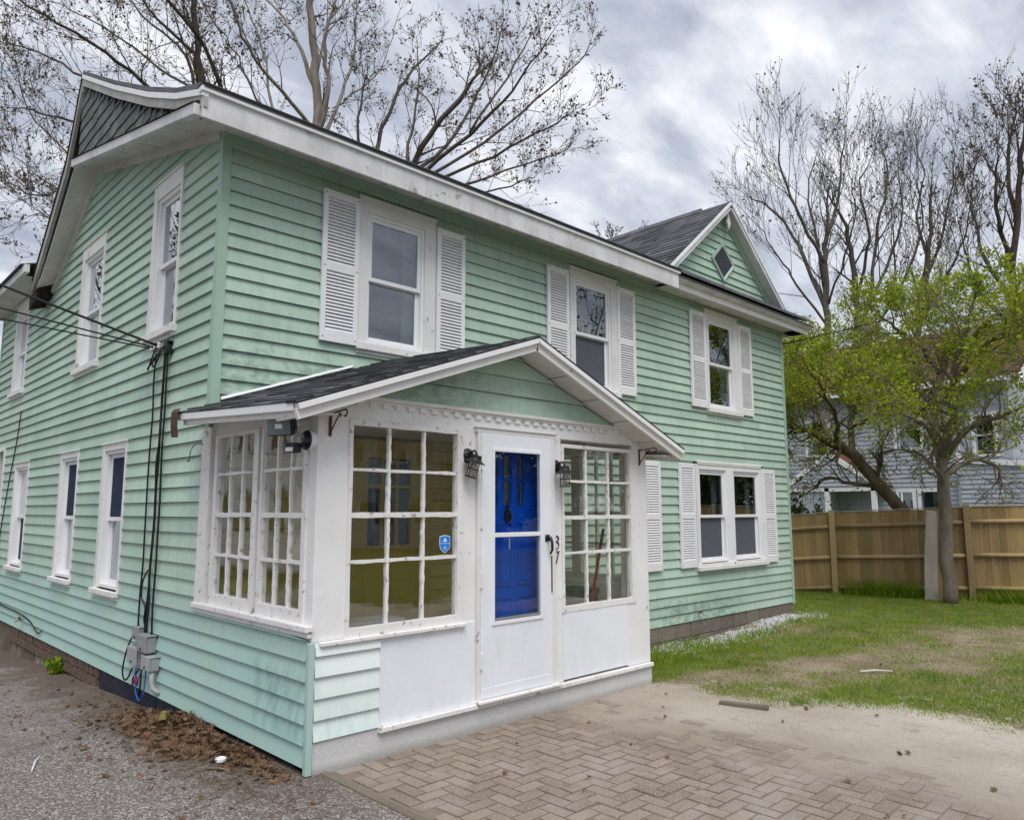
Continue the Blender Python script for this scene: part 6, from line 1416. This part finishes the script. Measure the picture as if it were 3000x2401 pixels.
# ================================================================== WHAT THE WINDOWS REFLECT: houses and trees round the camera
def plain_house(x0, x1, y0, y1, h, rise, wallm, label, name='neighbouring_house'):
    t = thing(name, ((x0 + x1) / 2, (y0 + y1) / 2, -.2), label, 'house')
    mb = MB(); mb.box(x0, x1, y0, y1, -.3, h); mb.build('wall', M[wallm], t)
    ym = (y0 + y1) / 2
    for s, e in ((-1, y0 - .4), (1, y1 + .4)):
        ze = h - .4 * rise / ((y1 - y0) / 2)
        mb = MB(); mb.hexa([(x0 - .4, e, ze), (x1 + .4, e, ze), (x1 + .4, ym, h + rise), (x0 - .4, ym, h + rise), (x0 - .4, e, ze + .15), (x1 + .4, e, ze + .15), (x1 + .4, ym, h + rise + .15), (x0 - .4, ym, h + rise + .15)]); mb.build('roof', M['roof_edge'], t)
    for xe in (x0, x1):
        mb = MB(); mb.prism([(y0, h), (y1, h), (ym, h + rise)], lambda u, n, z, xe=xe: (xe + n, u, z), -.05, .05); mb.build('gable', M[wallm], t)
    for z in (.9, 3.6):
        if z + 1.4 > h: continue
        x = x0 + 1
        while x < x1 - 1.5:
            for yy, s in ((y0, -1), (y1, 1)):
                mb = MB(); mb.box(x - .1, x + 1.1, min(yy, yy + s * .06), max(yy, yy + s * .06), z - .1, z + 1.5); w = mb.build('window', M['white'], t); mb = MB(); mb.box(x, x + 1, min(yy + s * .06, yy + s * .08), max(yy + s * .06, yy + s * .08), z, z + 1.4); mb.build('pane', M['navy'], w)
            x += 2.4
        y = y0 + 1
        while y < y1 - 1.5:
            for xx, s in ((x0, -1), (x1, 1)):
                mb = MB(); mb.box(min(xx, xx + s * .06), max(xx, xx + s * .06), y - .1, y + 1.1, z - .1, z + 1.5); w = mb.build('window', M['white'], t); mb = MB(); mb.box(min(xx + s * .06, xx + s * .08), max(xx + s * .06, xx + s * .08), y, y + 1, z, z + 1.4); mb.build('pane', M['navy'], w)
            y += 2.6
plain_house(14, 25, -36, -27, 5.6, 3.0, 'grey_siding', 'grey house across the street, seen only reflected in the porch glass')
plain_house(-19, -9, 15, 25, 5.6, 3.4, 'vinyl', 'white gabled house to the left, seen only reflected in the side windows')
shr_i = 0
LAB = ['bushy street tree %s, seen only in window reflections' % q for q in ('nearest the grey house gable', 'second along the far kerb', 'third along the far kerb', 'fourth along the far kerb', 'last along the far kerb', 'touching the grey house corner', 'beyond the grey house', 'behind the white neighbouring house', 'farthest behind the white house')]
for x, y, h in ((27, -24, 5.0), (31, -21, 5.5), (36, -22, 6.0), (41, -20, 5.2), (46, -22, 6.0), (23.5, -25, 4.0), (12, -30, 5.0), (-11, 34, 6), (-15, 44, 7)):
    shr_i += 1; T = Tree(300 + shr_i); t = thing('street_tree', (x, y, -.1), LAB[shr_i - 1], 'tree', 'bushy trees across the street')
    for i in range(14):
        a = T.r.uniform(0, 6.283); d = Vector((math.cos(a) * T.r.uniform(.2, 1), math.sin(a) * T.r.uniform(.2, 1), 1.4)); T.grow(Vector((x, y, .3)), d, h * T.r.uniform(.6, 1), .06, 1, 2, dict(wig=.15, up=.03, rmin=.02, kids={1: 7}, ang=(25, 65), ratio=(.35, .55)))
    T.trunk.tube([(x, y, -.3), (x, y, .5)], [.2, .16], 8); T.trunk.build('trunk', M['bark_dark'], t); T.twig.build('branches', M['bark_dark'], t, fixn=False); leaf_cloud(T, 14, .40, .3, M['leaf_dark'], t, 'crown', .2, 300 + shr_i)
def free_tree(x, y, h, seed, label):
    T = Tree(seed); t = thing('bare_street_tree', (x, y, -.1), label, 'tree'); r = random.Random(seed)
    T.limb(.22, .10, [(x, y, -.2), (x + .1, y, h * .25), (x, y + .1, h * .45), (x + .1, y, h * .7)], sp_bare, 4, 2.6, 3, .4)
    for i in range(7):
        a = i * .9 + r.uniform(-.2, .2); q = r.uniform(.25, .5); T.limb(.09, .02, [(x, y, h * q), (x + math.cos(a) * h * .12, y + math.sin(a) * h * .12, h * (q + .2)), (x + math.cos(a) * h * .24, y + math.sin(a) * h * .24, h * (q + .42))], sp_bare, 6, 2.4, 3)
    T.trunk.build('trunk', M['bark_dark'], t, fixn=False); T.twig.build('branches', M['bark_dark'], t, fixn=False); leaf_cloud(T, 2, .14, .04, M['bud'], t, 'crown', .4, seed)
free_tree(25.5, -18.5, 15, 401, 'tall budding street tree reflected in the middle upper window')
free_tree(40, -21, 17, 402, 'tall budding street tree reflected in the right upper window')
free_tree(-7.5, 26, 15, 403, 'bare tree beside the white neighbouring house, reflected in the side windows')
